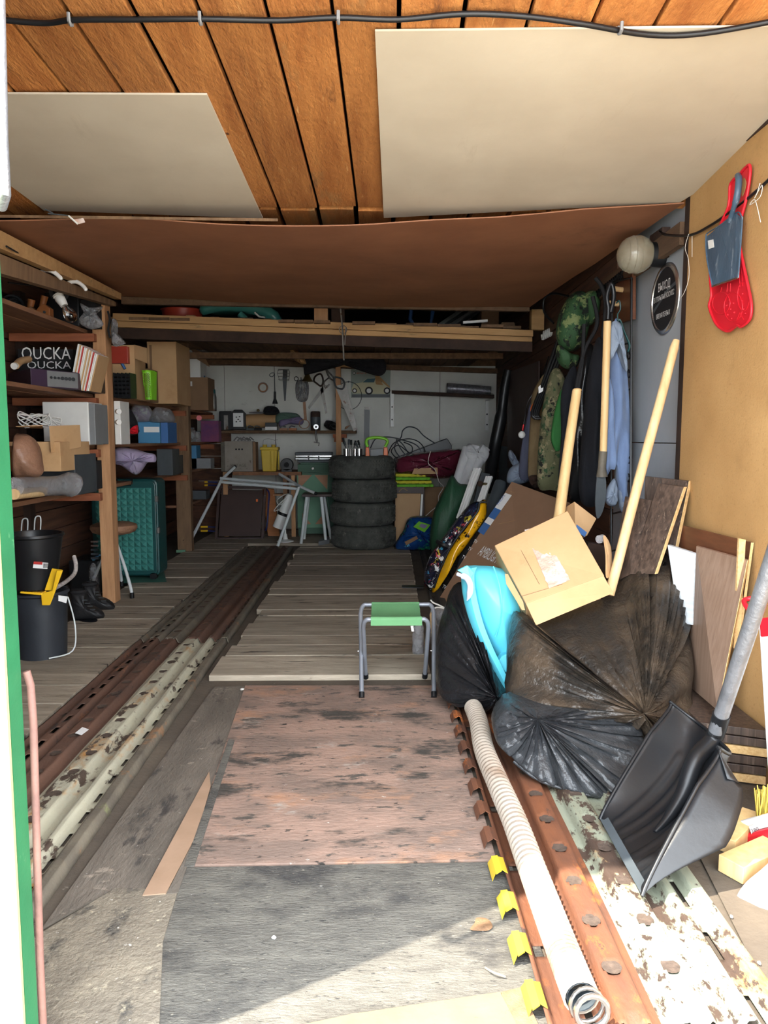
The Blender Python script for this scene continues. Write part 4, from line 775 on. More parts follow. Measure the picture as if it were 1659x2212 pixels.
# poster with a car
t = T('car_poster', 'faded poster of a pale car pinned to the back wall', 'poster')
P('sheet', B().board([wp(758,798,.004), wp(844,798,.004), wp(842,859,.004), wp(758,859,.004)], (0,.003,0)), m['postergr'], t)
def flat(xy, mat, name, o): P(name, B().prism([wp(x,y,o) for x, y in xy], (0,.001,0)), mat, t)
flat([(760,838),(764,829),(782,826),(792,818),(812,816),(828,824),(838,830),(841,845),(836,851),(764,850),(759,846)], m['cream'], 'car_body', .007)
flat([(783,826),(793,818),(811,817),(808,826)], m['skyprint'], 'windscreen', .009); flat([(812,818),(826,824),(822,829),(811,827)], m['skyprint'], 'side_window', .009)
for x, r in ((797,.05),(836,.042),(766,.03)):
    P('wheel', B().cyl(wp(x,844,.009), wp(x,844,.011), r, n=18), m['printblack'], t); P('rim', B().cyl(wp(x,844,.0112), wp(x,844,.012), r*.6, n=14), m['printwhite'], t)
flat([(760,852),(842,852),(842,858),(760,858)], m['greyD'], 'ground_band', .007)
P('roundel', B().cyl(wp(765,806,.007), wp(765,806,.009), .018, n=16), m['printblack'], t); P('roundel', B().cyl(wp(765,806,.0092), wp(765,806,.010), .011, n=16), m['printwhite'], t)
words('BMW 3', wp(770, 808, .008), (1,0,0), .02, m['printred'], t, width=.12)
t = T('triangle_offcut', 'pale wooden triangle offcut leaning on the car poster', 'board'); P('offcut', B().prism([wp(x,y,.03) for x, y in ((810,812),(818,811),(843,836),(841,838))], (0,.01,0)), m['beam'], t); P('offcut', B().prism([wp(x,y,.03) for x, y in ((810,812),(816,812),(828,832),(812,830))], (0,.01,0)), m['beam'], t)
# bracket shelf and foil duct
t = T('bracket_shelf', 'dark narrow shelf on two white metal brackets at the back wall', 'shelf')
za = pt(850, 850, 9.3).z
P('shelf_board', B().board([pt(846,843,9.35), pt(1068,853,9.1), pt(1068,860,9.1), pt(846,850,9.35)], (0,.12,0)), m['edge_dark'], t, bev=.002)
for x, y0, y1, Y_ in ((843,844,922,9.38), (1048,866,930,9.38)):
    P('bracket', B().box(*px(x, y0, x+8, y1, Y_, .01)), m['white'], t, bev=.002)
    for f in (.45, .8): q = pt(x+4, y0+(y1-y0)*f, Y_-.001); P('screw', B().cyl(q, q+V((0,-.006,0)), .010, n=10), m['black'], t)
P('bracket', B().beam(pt(1050,866,9.38), pt(1066,862,9.1), .02, .006), m['white'], t)
t = T('foil_duct', 'short flexible foil duct lying on the dark bracket shelf', 'duct'); a, b_ = pt(966, 838, 9.25), pt(1060, 845, 9.2)
pts = [a.lerp(b_, i/96) for i in range(97)]; P('ribbed_tube', B().tube(pts, [.058+.006*(i % 2) for i in range(97)], 16, cap=False), m['alu'], t, sm=25)
P('end_ring', B().cyl(a+V((-.004,0,0)), a, .06), m['black'], t)
# strap
t = T('webbing_strap', 'black webbing strap hanging straight down the back wall', 'strap'); P('strap', B().board([wp(787,884), wp(799,884), wp(797,985), wp(786,985)], (0,.004,0)), m['black'], t); P('buckle', B().board([wp(787,879,.016), wp(802,879,.016), wp(801,885,.016), wp(788,885,.016)], (0,.004,0)), m['steel'], t)
# --- decorated box and yellow tub on the low shelf ---
low = T('low_bench', 'low wooden bench carrying the grey decorated box and yellow tub', 'bench'); zl = pt(550, 1019, 8.75).z
P('bench_top', B().box(pt(481,0,8.7).x, pt(640,0,8.7).x, 8.7, 9.35, zl-.04, zl), m['shelfwood'], low, bev=.003)
for x in (484, 630): P('leg', B().box(*px(x, 1020, x+7, 1150, 8.72, .05, .03)), m['post'], low)
P('lower_board', B().box(*px(590, 1068, 618, 1071, 8.75, .2)), m['post'], low); P('side_board', B().box(*px(612, 1025, 620, 1110, 8.75, .2)), m['woodlt'], low)
t = T('vintage_box', 'grey printed box with three holes on the low bench', 'box')
P('box_body', Bx(486, 953, 545, 1019, 8.8, .22, zl), m['vintage'], t, bev=.003); P('side', Bx(545, 955, 552, 1016, 8.84, .2, zl), m['cardD'], t); P('side', Bx(478, 955, 486, 1018, 8.84, .2, zl), m['darksteel'], t)
for i in range(3): q = pt(510+6.5*i, 970.5, 8.799); P('hole', B().cyl(q, q+V((0,-.002,0)), .011, n=12), m['printblack'], t)
words('VINTAGE', pt(497, 1008, 8.797), (1,0,0), .035, m['darksteel'], t, width=.19)
for i in range(5): S('metal_fitting', B().tube([pt(505+8*i,952,8.85), pt(512+7*i,944+2*(i%2),8.85), pt(524+6*i,951,8.85)], .008, 7), m['steel'], ('leftmost','second','middle','fourth','rightmost')[i]+' steel pipe fitting heaped on the grey printed box', 'fitting', 'fittings on the grey printed box', sm=50)
t = T('yellow_tub', 'yellow twin-neck plastic container on the low bench', 'container'); a, b_ = pt(563,966,8.8), pt(599,966,8.8); c0, c1 = pt(567,1019,8.8), pt(596,1019,8.8)
def q4(A, Bq, z, d): return [V((A.x,8.8,z)), V((Bq.x,8.8,z)), V((Bq.x,8.8+d,z)), V((A.x,8.8+d,z))]
P('tub_body', B().hexa(q4(c0,c1,zl,.14), q4(a,b_,a.z-.03,.18)), m['yellowD'], t, bev=.012); P('top', B().box(a.x-.008, b_.x+.008, 8.79, 9.0, a.z-.035, a.z), m['yellowD'], t, bev=.008)
for x in (572, 591): q = pt(x,966,8.87); P('neck_cap', B().cyl(V((q.x,8.87,a.z)), V((q.x,8.87,a.z+.03)), .026), m['yellowD'], t, sm=40)
for x in (570, 577, 588): P('groove', B().cyl(V((pt(x,0,8.8).x,8.797,zl+.02)), V((pt(x,0,8.8).x,8.797,a.z-.05)), .008), m['yellowD'], t, sm=40)
P('wire_handle', B().tube(crom([pt(568,962,8.87), pt(570,950,8.87), pt(582,948,8.87), pt(594,952,8.87), pt(598,964,8.87)], 4), .002, 5), m['steel'], t, sm=50)
t = T('black_reel', 'round black reel beside the yellow container', 'reel'); q = pt(619, 1004, 8.75); P('disc', B().lathe([(0,0),(.07,0),(.078,.01),(.078,.05),(.07,.06),(0,.06)], q, (0,1,0)), m['black'], t, sm=40); P('hub', B().cyl(q, q-V((0,.02,0)), .03), m['blackm'], t, sm=40); P('stand', B().box(q.x-.06, q.x+.06, q.y, q.y+.06, zl, q.z-.05), m['black'], t)
# --- white tube table frame ---
t = T('tube_trestle', 'white tubular table frame tipped over in front of the low bench', 'frame'); R_ = .0165
A = pt(414,1163,8.45); C_ = pt(479,1036,8.45); D_ = pt(646,1052,8.0); E_ = pt(600,1182,7.85); A.z = .045; E_.z = .045
for p0, p1 in ((A, C_), (D_, E_), (pt(476,1033,8.45), pt(641,1047,8.3)), (pt(477,1041,8.3), pt(645,1056,8.0)), (C_, pt(508,1008,8.6)), (pt(604,1024,8.6), pt(650,1052,8.2)), (pt(650,1052,8.1), pt(682,1066,7.95))): P('tube', B().cyl(p0, p1, R_, n=14), m['whitep'], t, sm=40)
for p_ in (pt(508,1008,8.6), pt(682,1066,7.95)): P('end_cap', B().ell(p_, (.02,.02,.02), 10, 6), m['black'], t, sm=60)
# --- dark panel, folding table ---
t = T('framed_panel', 'dark brown framed panel leaning below the table frame', 'panel')
fr = [pt(467,1162,8.55), pt(567,1163,8.55), pt(573,1054,8.75), pt(474,1052,8.75)]; fr[0].z = fr[1].z = .032
P('panel', B().board([fr[0].lerp(fr[2],.05), fr[1].lerp(fr[3],.05), fr[2].lerp(fr[0],.05), fr[3].lerp(fr[1],.05)], (0,.02,0)), m['brown_panel'], t)
for i in range(4): P('frame_rail', B().beam(fr[i], fr[(i+1)%4], .03, .035, (0,-1,0)), m['brown_panel'], t, bev=.003)
P('sticker', B().box(*px(553,1078,557,1084,8.6,.004)), m['orangepl'], t)
t = T('folding_table', 'orange-brown folding table standing on end behind the dark panel', 'table'); P('table_top', B().board([V((pt(560,0,8.75).x,8.75,.032)), V((pt(588,0,8.75).x,8.75,.032)), pt(592,1056,8.95), pt(566,1054,8.95)], (0,.02,0)), m['orangew'], t, bev=.01)
P('leg_tube', B().tube(crom([pt(573,1146,8.7), pt(577,1135,8.7), pt(580,1090,8.74), pt(581,1065,8.78), pt(574,1055,8.8)], 4), .010, 8), m['navy'], t, sm=50); P('edge_strip', B().board([pt(568,1161,8.66), pt(571,1161,8.66), pt(574,1070,8.7), pt(571,1070,8.7)], (0,.01,0)), m['steel'], t)
for y in (1041, 1048, 1138, 1147):
    P('leg_tube', B().cyl(pt(448,y,8.7), pt(470,y+1,8.7), .008), m['navy'], t, sm=40); P('leg_cap', B().cyl(pt(442 if y < 1100 else 434,y,8.7), pt(449,y,8.7), .012), m['yellow'], t, sm=40)
# --- white extractor / heater tube ---
t = T('desk_lamp', 'white desk lamp with long cylinder head and round foot', 'lamp'); a, b_ = pt(627,1068,8.3), pt(600,1140,8.3); d = (b_-a)
P('shade', B().lathe([(0,0),(.03,0),(.05,.05),(.056,d.length*.55)], a, d.normalized()), m['white'], t, sm=40); P('shade', B().lathe([(.058,d.length*.62),(.06,d.length),(0,d.length)], a, d.normalized()), m['white'], t, sm=40)
P('band', B().lathe([(.056,d.length*.54),(.06,d.length*.55),(.06,d.length*.62),(.056,d.length*.63)], a, d.normalized()), m['black'], t, sm=40)
q = pt(616, 1160, 8.3); q.z = .03; P('foot', B().lathe([(0,0),(.095,0),(.095,.008),(.03,.03),(.018,.09),(0,.09)], q), m['white'], t, sm=40); P('stem', B().tube(crom([q+V((0,0,.08)), pt(616,1130,8.34), pt(618,1108,8.36)], 4), .012, 8), m['white'], t, sm=50)
P('cable', B().tube(crom([pt(627,1066,8.3), pt(612,1070,8.2), pt(598,1082,8.2), pt(606,1090,8.2), pt(620,1074,8.2), pt(600,1092,8.2), pt(592,1104,8.2), pt(604,1100,8.2)], 5), .004, 6), m['white'], t, sm=50)
# --- green cabinet with case, stool ---
cab = T('green_cabinet', 'old green painted cabinet with drawer and diamond-pattern door', 'cabinet'); x0, x1, yb = pt(637,0,8.75).x, pt(714,0,8.75).x, 8.75; zt_ = pt(670,999,8.75).z
P('carcass', B().box(x0, x1, yb, 9.3, .06, zt_), m['grn_cab'], cab, bev=.004); P('top', B().box(x0-.03, x1+.02, yb-.02, 9.32, zt_, zt_+.025), m['greyD'], cab, bev=.004)
dr = P('drawer', B().box(*px(643, 1003, 709, 1021, yb-.015, .02)), m['grn_cab'], cab, bev=.003); P('knob', B().lathe([(0,0),(.008,0),(.016,.02),(.012,.028),(0,.03)], pt(676,1012,yb-.015), (0,-1,0)), m['white'], dr, sm=50)
dd = P('door', B().box(*px(643, 1025, 709, 1140, yb-.015, .02)), m['grn_mid'], cab, bev=.003)
def tri(xy, mt): P('corner_veneer', B().prism([pt(x,y,yb-.016) for x, y in xy], (0,-.004,0)), mt, dd)
tri([(644,1026),(674,1026),(645,1058)], m['woodlt']); tri([(679,1026),(708,1026),(707,1058)], m['woodlt']); tri([(653,1108),(672,1132),(653,1132)], m['woodlt']); tri([(700,1108),(700,1132),(681,1132)], m['woodlt'])
for x in (645, 705): P('leg', B().box(*px(x, 1140, x+6, 1160, yb, .05, .03)), m['grn_cab'], cab)
t = T('briefcase', 'silver hard case with black catches on the green cabinet', 'case'); P('lower_shell', Bx(637, 988, 718, 1000, 8.8, .3, zt_+.026), m['silvercase'], t, bev=.008); P('upper_shell', B().box(*px(637, 977, 717, 984, 8.8, .3)), m['greyD'], t, bev=.008); P('seam', B().box(*px(639, 984, 716, 987, 8.81, .28)), m['chrome'], t)
for x in (665, 687): P('latch', B().box(*px(x, 985, x+3, 996, 8.785, .02)), m['black'], t)
P('handle', B().tube([pt(667,993,8.78), pt(668,997,8.77), pt(688,997,8.77), pt(689,993,8.78)], .005, 6), m['black'], t, sm=50)
t = T('kitchen_stool', 'dark seated stool with four white legs before the green cabinet', 'stool'); zs = pt(675, 1066, 8.3).z; sx0, sx1 = pt(640,0,8.2).x, pt(710,0,8.2).x
P('seat', B().box(sx0, sx1, 8.2, 8.52, zs-.03, zs), m['brown_panel'], t, bev=.006)
for (ax_, ay_, ex, ey) in ((652,8.24,637,8.12), (656,8.46,644,8.5), (685,8.24,695,8.12), (691,8.46,706,8.5)): e = pt(ex,0,ey); s_ = pt(ax_,0,ay_); P('leg', B().tube([V((e.x,ey,.032)), V((s_.x,ay_,zs-.03))], [.017,.02], 12), m['whitep'], t, sm=40)
t = T('plastic_profile', 'grey hollow plastic profile on the floor beside the tyres', 'profile'); P('profile', B().board([onz(688,1179,.03), onz(712,1174,.03), onz(712,1168,.03), onz(692,1172,.03)], (0,0,.045)), m['grey'], t, bev=.003)
# --- tyres ---
ty = T('tyre', 'worn tyre at the bottom of the stack of four', 'tyre', 'stack of four car tyres'); cx = pt(785, 1100, 7.9).x; Rt = .345; Hw = .123
def tyre_prof():
    pr = []
    for k in range(25):
        a = math.pi*2*k/24; cx_, sz = math.cos(a), math.sin(a); r = .262+.083*math.copysign(abs(cx_)**.55, cx_); z = Hw+Hw*.98*math.copysign(abs(sz)**.7, sz); pr.append((r, z))
    return pr
bt = B().lathe(tyre_prof(), (cx,7.9,.034), n=64)
P('carcass', bt, m['tyre'], ty, sm=50)
tb = B()
for k in range(64):
    a = k/64*2*math.pi; ca, sa = math.cos(a), math.sin(a)
    for j, zz in enumerate((.05,.085,.12,.155,.19)):
        a2 = a+.02*j; c = V((cx+Rt*math.cos(a2), 7.9+Rt*math.sin(a2), .034+zz)); tdir = V((-math.sin(a2), math.cos(a2), .4*(1 if j % 2 else -1))).normalized(); nn = V((math.cos(a2), math.sin(a2), 0)); up = nn.cross(tdir)
        tb.hexa([c+tdir*s*.012+up*q*.011-nn*.006 for s, q in ((-1,-1),(1,-1),(1,1),(-1,1))], [c+tdir*s*.010+up*q*.009+nn*.004 for s, q in ((-1,-1),(1,-1),(1,1),(-1,1))])
P('tread_blocks', tb, m['tyre'], ty, kind='stuff', weld=False)
settle(ty)
for i, lab in enumerate(('worn tyre second from the bottom of the stack of four', 'worn tyre third from the bottom of the stack of four', 'worn tyre at the top of the stack carrying the tool cups')):
    dup(ty, ty.location+V((random.uniform(-.008,.012)*(i+1), random.uniform(-.01,.01), (Hw*2-.002)*(i+1))), lab, (0,0,.5+i))
zty = .034+Hw*2*4-.006
# tools on tyres
t = T('tool_cups', 'steel cups of screwdrivers standing on the top tyre', 'cup')
for i, x in enumerate((748,757,767,776)):
    q = pt(x, 990, 7.75+.04*(i%2)); q.z = zty-.02; P('cup', B().lathe([(0,0),(.03,0),(.032,.09),(.028,.09),(.026,.01)], q, n=16), m['chrome'] if i != 1 else m['steel'], t, sm=40)
    for j in range(2):
        e = q+V((random.uniform(-.03,.03), 0, .10)); top_ = e+V((random.uniform(-.04,.04),0,random.uniform(.05,.11))); P('screwdriver', B().tube([e, e.lerp(top_,.35), e.lerp(top_,.4), top_], [.004,.004,.011,.012], 8), m['black'] if j else m['greyD'], t, sm=40)
t = T('toy_cart', 'child size toy cart with orange legs and lime handle', 'toy'); Yk = 8.0
P('handle', B().tube(crom([pt(794,965,Yk), pt(791,955,Yk), pt(795,948,Yk), pt(812,945,Yk), pt(832,948,Yk), pt(837,955,Yk), pt(832,965,Yk)], 4), .017, 10), m['lime'], t, sm=50)
for xa, xb in ((790,797),(829,837)): P('leg', B().prism([pt(xa,966,Yk), pt(xb,966,Yk), pt(xb+2,994,Yk), pt(xa-1,994,Yk)], (0,.08,0)), m['orangepl'], t, bev=.006)
P('body', B().prism([pt(799,970,Yk+.02), pt(828,968,Yk+.02), pt(830,985,Yk+.02), pt(826,994,Yk+.02), pt(800,994,Yk+.02)], (0,.12,0)), m['grey'], t, bev=.01)
t['label'] = 'toy cart with orange legs and lime handle behind the tyre stack'
# --- right of tyres ---
zc_ = lambda x, y, Y: pt(x, y, Y).z
S('flat_case', B().prism([pt(x,y,8.62) for x, y in ((852,990),(966,947),(976,962),(978,1020),(856,1020))], (0,.15,0)), m['black'], 'long black case lying aslant behind the maroon bundle', 'case', bev=.006)
pts = [(800,968),(812,948),(838,944),(868,950),(900,962),(912,985),(900,1000),(886,985),(870,960),(856,950),(866,970),(880,990),(862,985),(852,965),(866,945),(870,930),(882,922),(900,926),(916,942),(940,958)]
S('extension_cord', B().tube(crom([pt(x,y,8.6+.03*math.sin(i*1.7)) for i, (x,y) in enumerate(pts)], 6), .007, 6), m['greyD'], 'tangled dark extension cord above the maroon bundle', 'cable', sm=60)
pts = [(836,985),(850,958),(880,948),(905,955),(918,975),(906,992),(880,975),(860,962),(845,975),(862,992),(885,985),(890,965),(872,955)]
S('extension_cord', B().tube(crom([pt(x,y,8.5+.03*math.cos(i*1.3)) for i, (x,y) in enumerate(pts)], 6), .006, 6), m['black'], 'black tangled flex loops right of the toy cart', 'cable', sm=60)
S('textile_bundle', puff(pl([(855,1020),(856,992),(880,982),(925,975),(975,970),(1000,972),(1004,1000),(985,1028),(940,1034),(880,1024)], 8.4), .2, wr=.03, fold=.03, rings=12), m['maroonfilm'], 'maroon bedding bundle wrapped in clear film', 'bundle', sm=60)
S('folded_blind', B().prism([pt(x,y,8.2) for x, y in ((895,1012),(945,1010),(946,1024),(890,1024))], (0,.05,0)), m['tan'], 'tan folded blind under the maroon bundle', 'blind')
S('string', B().tube(crom([pt(930,975,8.1), pt(925,1000,8.1), pt(940,1015,8.1), pt(948,1040,8.1), pt(958,1052,8.0), pt(948,1070,8.0), pt(946,1090,8.0), pt(930,1105,8.0), pt(918,1116,7.9)], 5), .004, 5), m['whitestring'], 'white cord hanging down over the grey-brown boards', 'cord', sm=60)
zf = pt(900, 1054, 8.3).z
for i in range(4):
    z0_ = pt(900, 1052-7.5*i, 8.3).z; b0 = Bx(855, 900, 940-3*i, 1000, 8.3, .35, z0_); b0 = B(); xa, xb = pt(857,0,8.3).x, pt(943-4*i,0,8.3).x; zz0, zz1 = z0_, z0_+.030
    b0.box(xa, xb, 8.31, 8.6, zz0, zz1)
    for k in range(11):
        if k % 2 == i % 2: xx = xa+(xb-xa)*k/11; b0.box(xx, xx+(xb-xa)/11*1.02, 8.285, 8.311, zz0, zz1)
    S('foam_mat', b0, m['greenmat'] if i % 2 == 0 else m['yellowmat'], ('bottom green','lower yellow','upper green','top yellow')[i]+' puzzle foam mat in the stack under the maroon bundle', 'foam mat', 'puzzle foam mats')
t = T('carton', 'dark brown carton with a wire handle below the foam mats', 'box'); P('carton_body', Bx(852, 1052, 917, 1070, 8.3, .35, .031), m['brown_panel'], t, bev=.003); P('wire_handle', B().tube(crom([pt(862,1062,8.28), pt(870,1055,8.27), pt(880,1060,8.28)], 4), .004, 5), m['tan'], t, sm=50)
t = T('picture_board', 'tan board with a white right edge behind the tyres', 'board'); P('board', B().board([V((pt(854,0,8.1).x,8.1,.032)), V((pt(908,0,8.1).x,8.1,.032)), pt(909,1066,8.2), pt(854,1066,8.2)], (0,.03,0)), m['tan'], t, bev=.002); P('edge_strip', B().board([V((pt(909,0,8.09).x,8.09,.032)), V((pt(914,0,8.09).x,8.09,.032)), pt(914,1068,8.2), pt(910,1068,8.2)], (0,.03,0)), m['white'], t)
S('board_stack', B().board([V((pt(914,0,8.6).x,8.6,.032)), V((pt(975,0,8.6).x,8.6,.032)), pt(975,1052,8.7), pt(914,1052,8.7)], (0,.05,0)), m['cardD'], 'grey-brown fibre board leaning right of the tan board', 'board', bev=.002)
S('toy_bag', puff(pl([(852,1186),(862,1160),(872,1145),(882,1120),(905,1114),(940,1118),(950,1130),(950,1160),(948,1184),(900,1190)], 7.7), .16, wr=.02, fold=.02, rings=12), m['bluebag'], 'blue see-through bag full of toys on the floor', 'bag', sm=60)
t = T('toy_bag_tag', 'yellow-green card lying on the blue toy bag', 'card'); P('card', B().board([pt(905,1126,7.52), pt(930,1134,7.52), pt(917,1150,7.5), pt(893,1138,7.5)], (0,.003,0)), m['greenmat'], t); P('print', B().board([pt(910,1131,7.515), pt(924,1135,7.515), pt(917,1142,7.5), pt(905,1137,7.5)], (0,.001,0)), m['lilaccloth'], t)
S('wood_block', B().board([pt(874,1171,7.52), pt(900,1158,7.52), pt(903,1164,7.5), pt(878,1178,7.5)], (0,.02,.002)), m['cardD'], 'small brown block inside the blue toy bag', 'block', bev=.002)
# --- loft load ---
def lofz(Y, x=0): return lz+.012-.02*x
t = T('wash_basin', 'red enamel basin upside on the loft at the left', 'basin'); a, b_ = pt(343, 655, 6.5), pt(431, 655, 6.5); c = V(((a.x+b_.x)/2, 6.6, lofz(6.5, a.x)+.0)); r = (b_.x-a.x)/2
P('basin_wall', B().lathe([(0,.0),(r*.8,0),(r*.93,.03),(r,.12),(r+.012,.125),(r*.97,.12),(r*.85,.02),(0,.01)], c, n=36), m['redD'], t, sm=40)
t = T('plastic_sledge', 'turquoise plastic sledge lying on the loft', 'sledge'); zl0 = lofz(6.5,-1.5)
P('hull', B().tube(crom([pt(432,672,6.5), pt(470,663,6.5), pt(520,662,6.5), pt(565,670,6.5), pt(592,685,6.5), pt(604,702,6.5)], 5), [.02]+[.045]*8+[.055]*12+[.045]*4+[.03], 10), m['teal'], t, sm=60)
P('hull', puff(pl([(440,672),(500,664),(570,672),(600,695),(560,690),(520,682),(470,680)], 6.7), .12, rings=7), m['teal'], t, sm=60)
P('runner', B().cyl(pt(518,678,6.42), pt(530,690,6.42), .03), m['teal'], t, sm=40); P('clip', B().tube([pt(550,675,6.42), pt(560,684,6.42), pt(573,686,6.42)], .008, 6), m['white'], t)
for i, (xa, xb, yt, yb_) in enumerate(((398,424,680,688),(429,449,684,693),(451,477,684,691),(480,550,686,702),(548,590,688,703),(831,872,702,712),(873,928,697,712),(924,1010,703,712),(1080,1115,696,712))):
    S('plank_offcut', B().board([pt(xa,yb_,6.35), pt(xb,yb_,6.35), pt(xb-4,yt,6.35), pt(xa+4,yt,6.35)], (0,1.1,0)), m['loftwood'] if i > 2 else m['post'], ('short pale plank at the red basin','second pale plank right of the basin','third pale plank under the sledge','wide plank under the middle of the sledge','wide plank under the right end of the sledge','narrow plank right of the beam stub','wide dark plank left of the white profiles','long plank under the white profiles','plank near the right end of the loft')[i]+' on the loft deck', 'plank', 'planks stored on the loft', bev=.003)
t = T('skirting_bundle', 'bundle of white skirting profiles slanting on the loft', 'boards')
for i, (xa, xb) in enumerate(((945,997),(958,1014),(970,1026),(985,1042))): P('profile', B().board([pt(xa,704,6.5), pt(xa+10,704,6.5), pt(xb+10,668,8.2), pt(xb,668,8.2)], (0,0,.015)), m['white'] if i in (0,2) else m['grey'], t)
S('profile_strip', B().beam(pt(1000,697,6.4), pt(1053,693,6.4), .03, .02), m['white'], 'short white profile end on the loft near the right post', 'strip')
S('carton', Bx(1040, 672, 1078, 706, 7.2, .3), m['cardD'], 'brown carton in the dark of the loft at the right', 'box', bev=.003)
S('blue_crate', B().tube([pt(888,670,7.4), pt(886,690,7.4), pt(895,705,7.4), pt(930,705,7.4), pt(935,672,7.4)], .02, 8), m['darkblue'], 'blue tube frame in the dark of the loft', 'frame', sm=50)
# ================= right wall =================
def wxp(x, y, o=.01, X=None):            # a point of the right wall, o metres in front of it
    d = ray(x, y); # x = 1.40+.032*(Y-3.34)
    k = 1.40-.032*3.34-o; t = k/(d.x-.032*d.y); return V((0,0,CAMZ))+d*t
S('power_cable', B().tube(crom([onceil(x, y, -.022) for x, y in ((-30,36),(15,44),(100,50),(160,43),(300,42),(440,41),(600,44),(730,38),(860,42),(1000,30),(1130,35),(1260,52),(1400,75),(1520,72),(1700,40))], 6), .0075, 10), m['black'], 'thick black cable clipped across the front ceiling boards', 'cable', sm=60)
for i, (x, y) in enumerate(((152,43),(433,41),(731,39),(1340,62))):
    q = onceil(x, y, -.022); S('cable_clip', B().tube([q+V((0,-.013,.012)), q+V((0,-.011,-.008)), q+V((0,0,-.0125)), q+V((0,.011,-.008)), q+V((0,.013,.012))], .005, 6), m['grey'], ('leftmost','second from left','third from left','rightmost')[i]+' pale clip holding the ceiling cable', 'clip', 'cable clips', sm=50)
S('wall_cable', B().tube(crom([wxp(x,y,.014) for x, y in ((1425,500),(1440,507),(1490,508),(1530,490),(1575,460),(1620,425),(1659,390),(1720,330))], 6), .006, 8), m['black'], 'black cable sagging along the tan right wall behind the dustpans', 'cable', sm=60)
S('string', B().tube(crom([wxp(x,y,.02) for x, y in ((1488,505),(1480,535),(1487,560),(1488,600),(1478,632),(1468,645),(1468,630))], 5), .0012, 5), m['whitestring'], 'thin white string hanging from the wall cable near the corner', 'string', sm=60)
S('string', B().tube(crom([wxp(x,y,.02) for x, y in ((1642,395),(1636,415),(1630,428),(1646,400),(1642,425),(1620,443),(1631,432),(1643,480))], 5), .0014, 5), m['whitestring'], 'knotted white string and nail right of the red dustpan', 'string', sm=60)
S('string', B().tube([wxp(1495,508,.015), wxp(1495,555,.012)], .0012, 5), m['whitestring'], 'short straight string under the wall cable', 'string')
# red dustpan
t = T('dustpan', 'red plastic dustpan with berry relief hanging on the tan wall', 'dustpan')
ol = [(1619,357),(1624,362),(1623,385),(1616,429),(1604,475),(1601,523),(1607,560),(1615,598),(1624,640),(1627,665),(1623,690),(1605,706),(1596,703),(1579,715),(1565,712),(1549,698),(1535,662),(1540,638),(1537,588),(1546,540),(1558,490),(1577,445),(1580,403),(1588,388),(1601,376)]
pr = crom([wxp(x,y,.012) for x, y in ol], 3, True); P('pan', B().prism(pr, (-.004,0,0)), m['red'], t)
P('rim', B().tube([q+V((-.006,0,0)) for q in pr], .0055, 8, closed=True), m['red'], t, sm=60)
def ring_px(cx_, cy_, rx_, ry_, n=18, o=.0175): return [wxp(cx_+rx_*math.cos(a*2*math.pi/n), cy_+ry_*math.sin(a*2*math.pi/n), o) for a in range(n)]
rb = B()
for g in ((1558,655,19,24),(1584,663,20,32),(1606,640,13,32)): rb.tube(ring_px(*g), .0016, 5, closed=True)
for (xa,ya,xb,yb_) in ((1559,620,1556,632),(1572,612,1570,630),(1578,612,1577,630),(1600,560,1604,618),(1596,560,1598,620),(1592,690,1598,676),(1598,676,1606,690)): rb.tube([wxp(xa,ya,.0175), wxp(xb,yb_,.0175)], .0016, 5)
for x, y in ((1575,648),(1584,655),(1570,660),(1578,668),(1586,675),(1572,680),(1580,688),(1604,635),(1603,650),(1606,668),(1610,677)): rb.ell(wxp(x,y,.018), (.003,.003,.003), 8, 5)
P('berry_relief', rb, m['red'], t, sm=60)
P('hang_hole', B().prism(crom([wxp(x,y,.0172) for x, y in ((1606,384),(1612,392),(1610,410),(1603,425),(1602,400))], 3, True), (-.0004,0,0)), m['hard_tan'], t)
t = T('dustpan', 'scuffed blue-grey dustpan hanging over the red dustpan', 'dustpan')
def hp(x, y, o): return wxp(x, y, o)
P('pan_floor', B().prism([hp(1527,512,.035), hp(1555,488,.030), hp(1588,600,.045), hp(1539,619,.05), hp(1527,559,.04)], (-.003,0,0)), m['blue_metal'], t, bev=.001)
P('side_wall', B().prism([hp(1555,488,.032), hp(1592,460,.03), hp(1602,470,.03), hp(1603,484,.03), hp(1595,600,.045), hp(1590,601,.045)], (-.004,0,0)), m['blue_metal'], t, bev=.001)
P('rim', B().tube(crom([hp(1539,619,.053), hp(1527,559,.045), hp(1525,512,.040), hp(1531,502,.036), hp(1555,487,.036), hp(1591,459,.034), hp(1602,468,.034), hp(1603,484,.034), hp(1595,600,.05)], 4), .0028, 7), m['blue_metal'], t, sm=60)
P('handle', B().tube(crom([hp(1576,478,.035), hp(1583,455,.045), hp(1592,425,.05), hp(1596,390,.045), hp(1594,380,.035)], 5), [.009]*8+[.012]*13, 10), m['blue_metal'], t, sm=60)
P('sticker', B().prism([hp(1529,520,.0395), hp(1541,517,.0392), hp(1543,534,.041), hp(1531,538,.0415)], (-.0006,0,0)), m['printwhite'], t)
P('tooth_edge', B().prism([hp(1539,617,.0505), hp(1594,599,.0465), hp(1594,602,.047), hp(1539,621,.051)], (-.004,0,0)), m['chrome'], t)
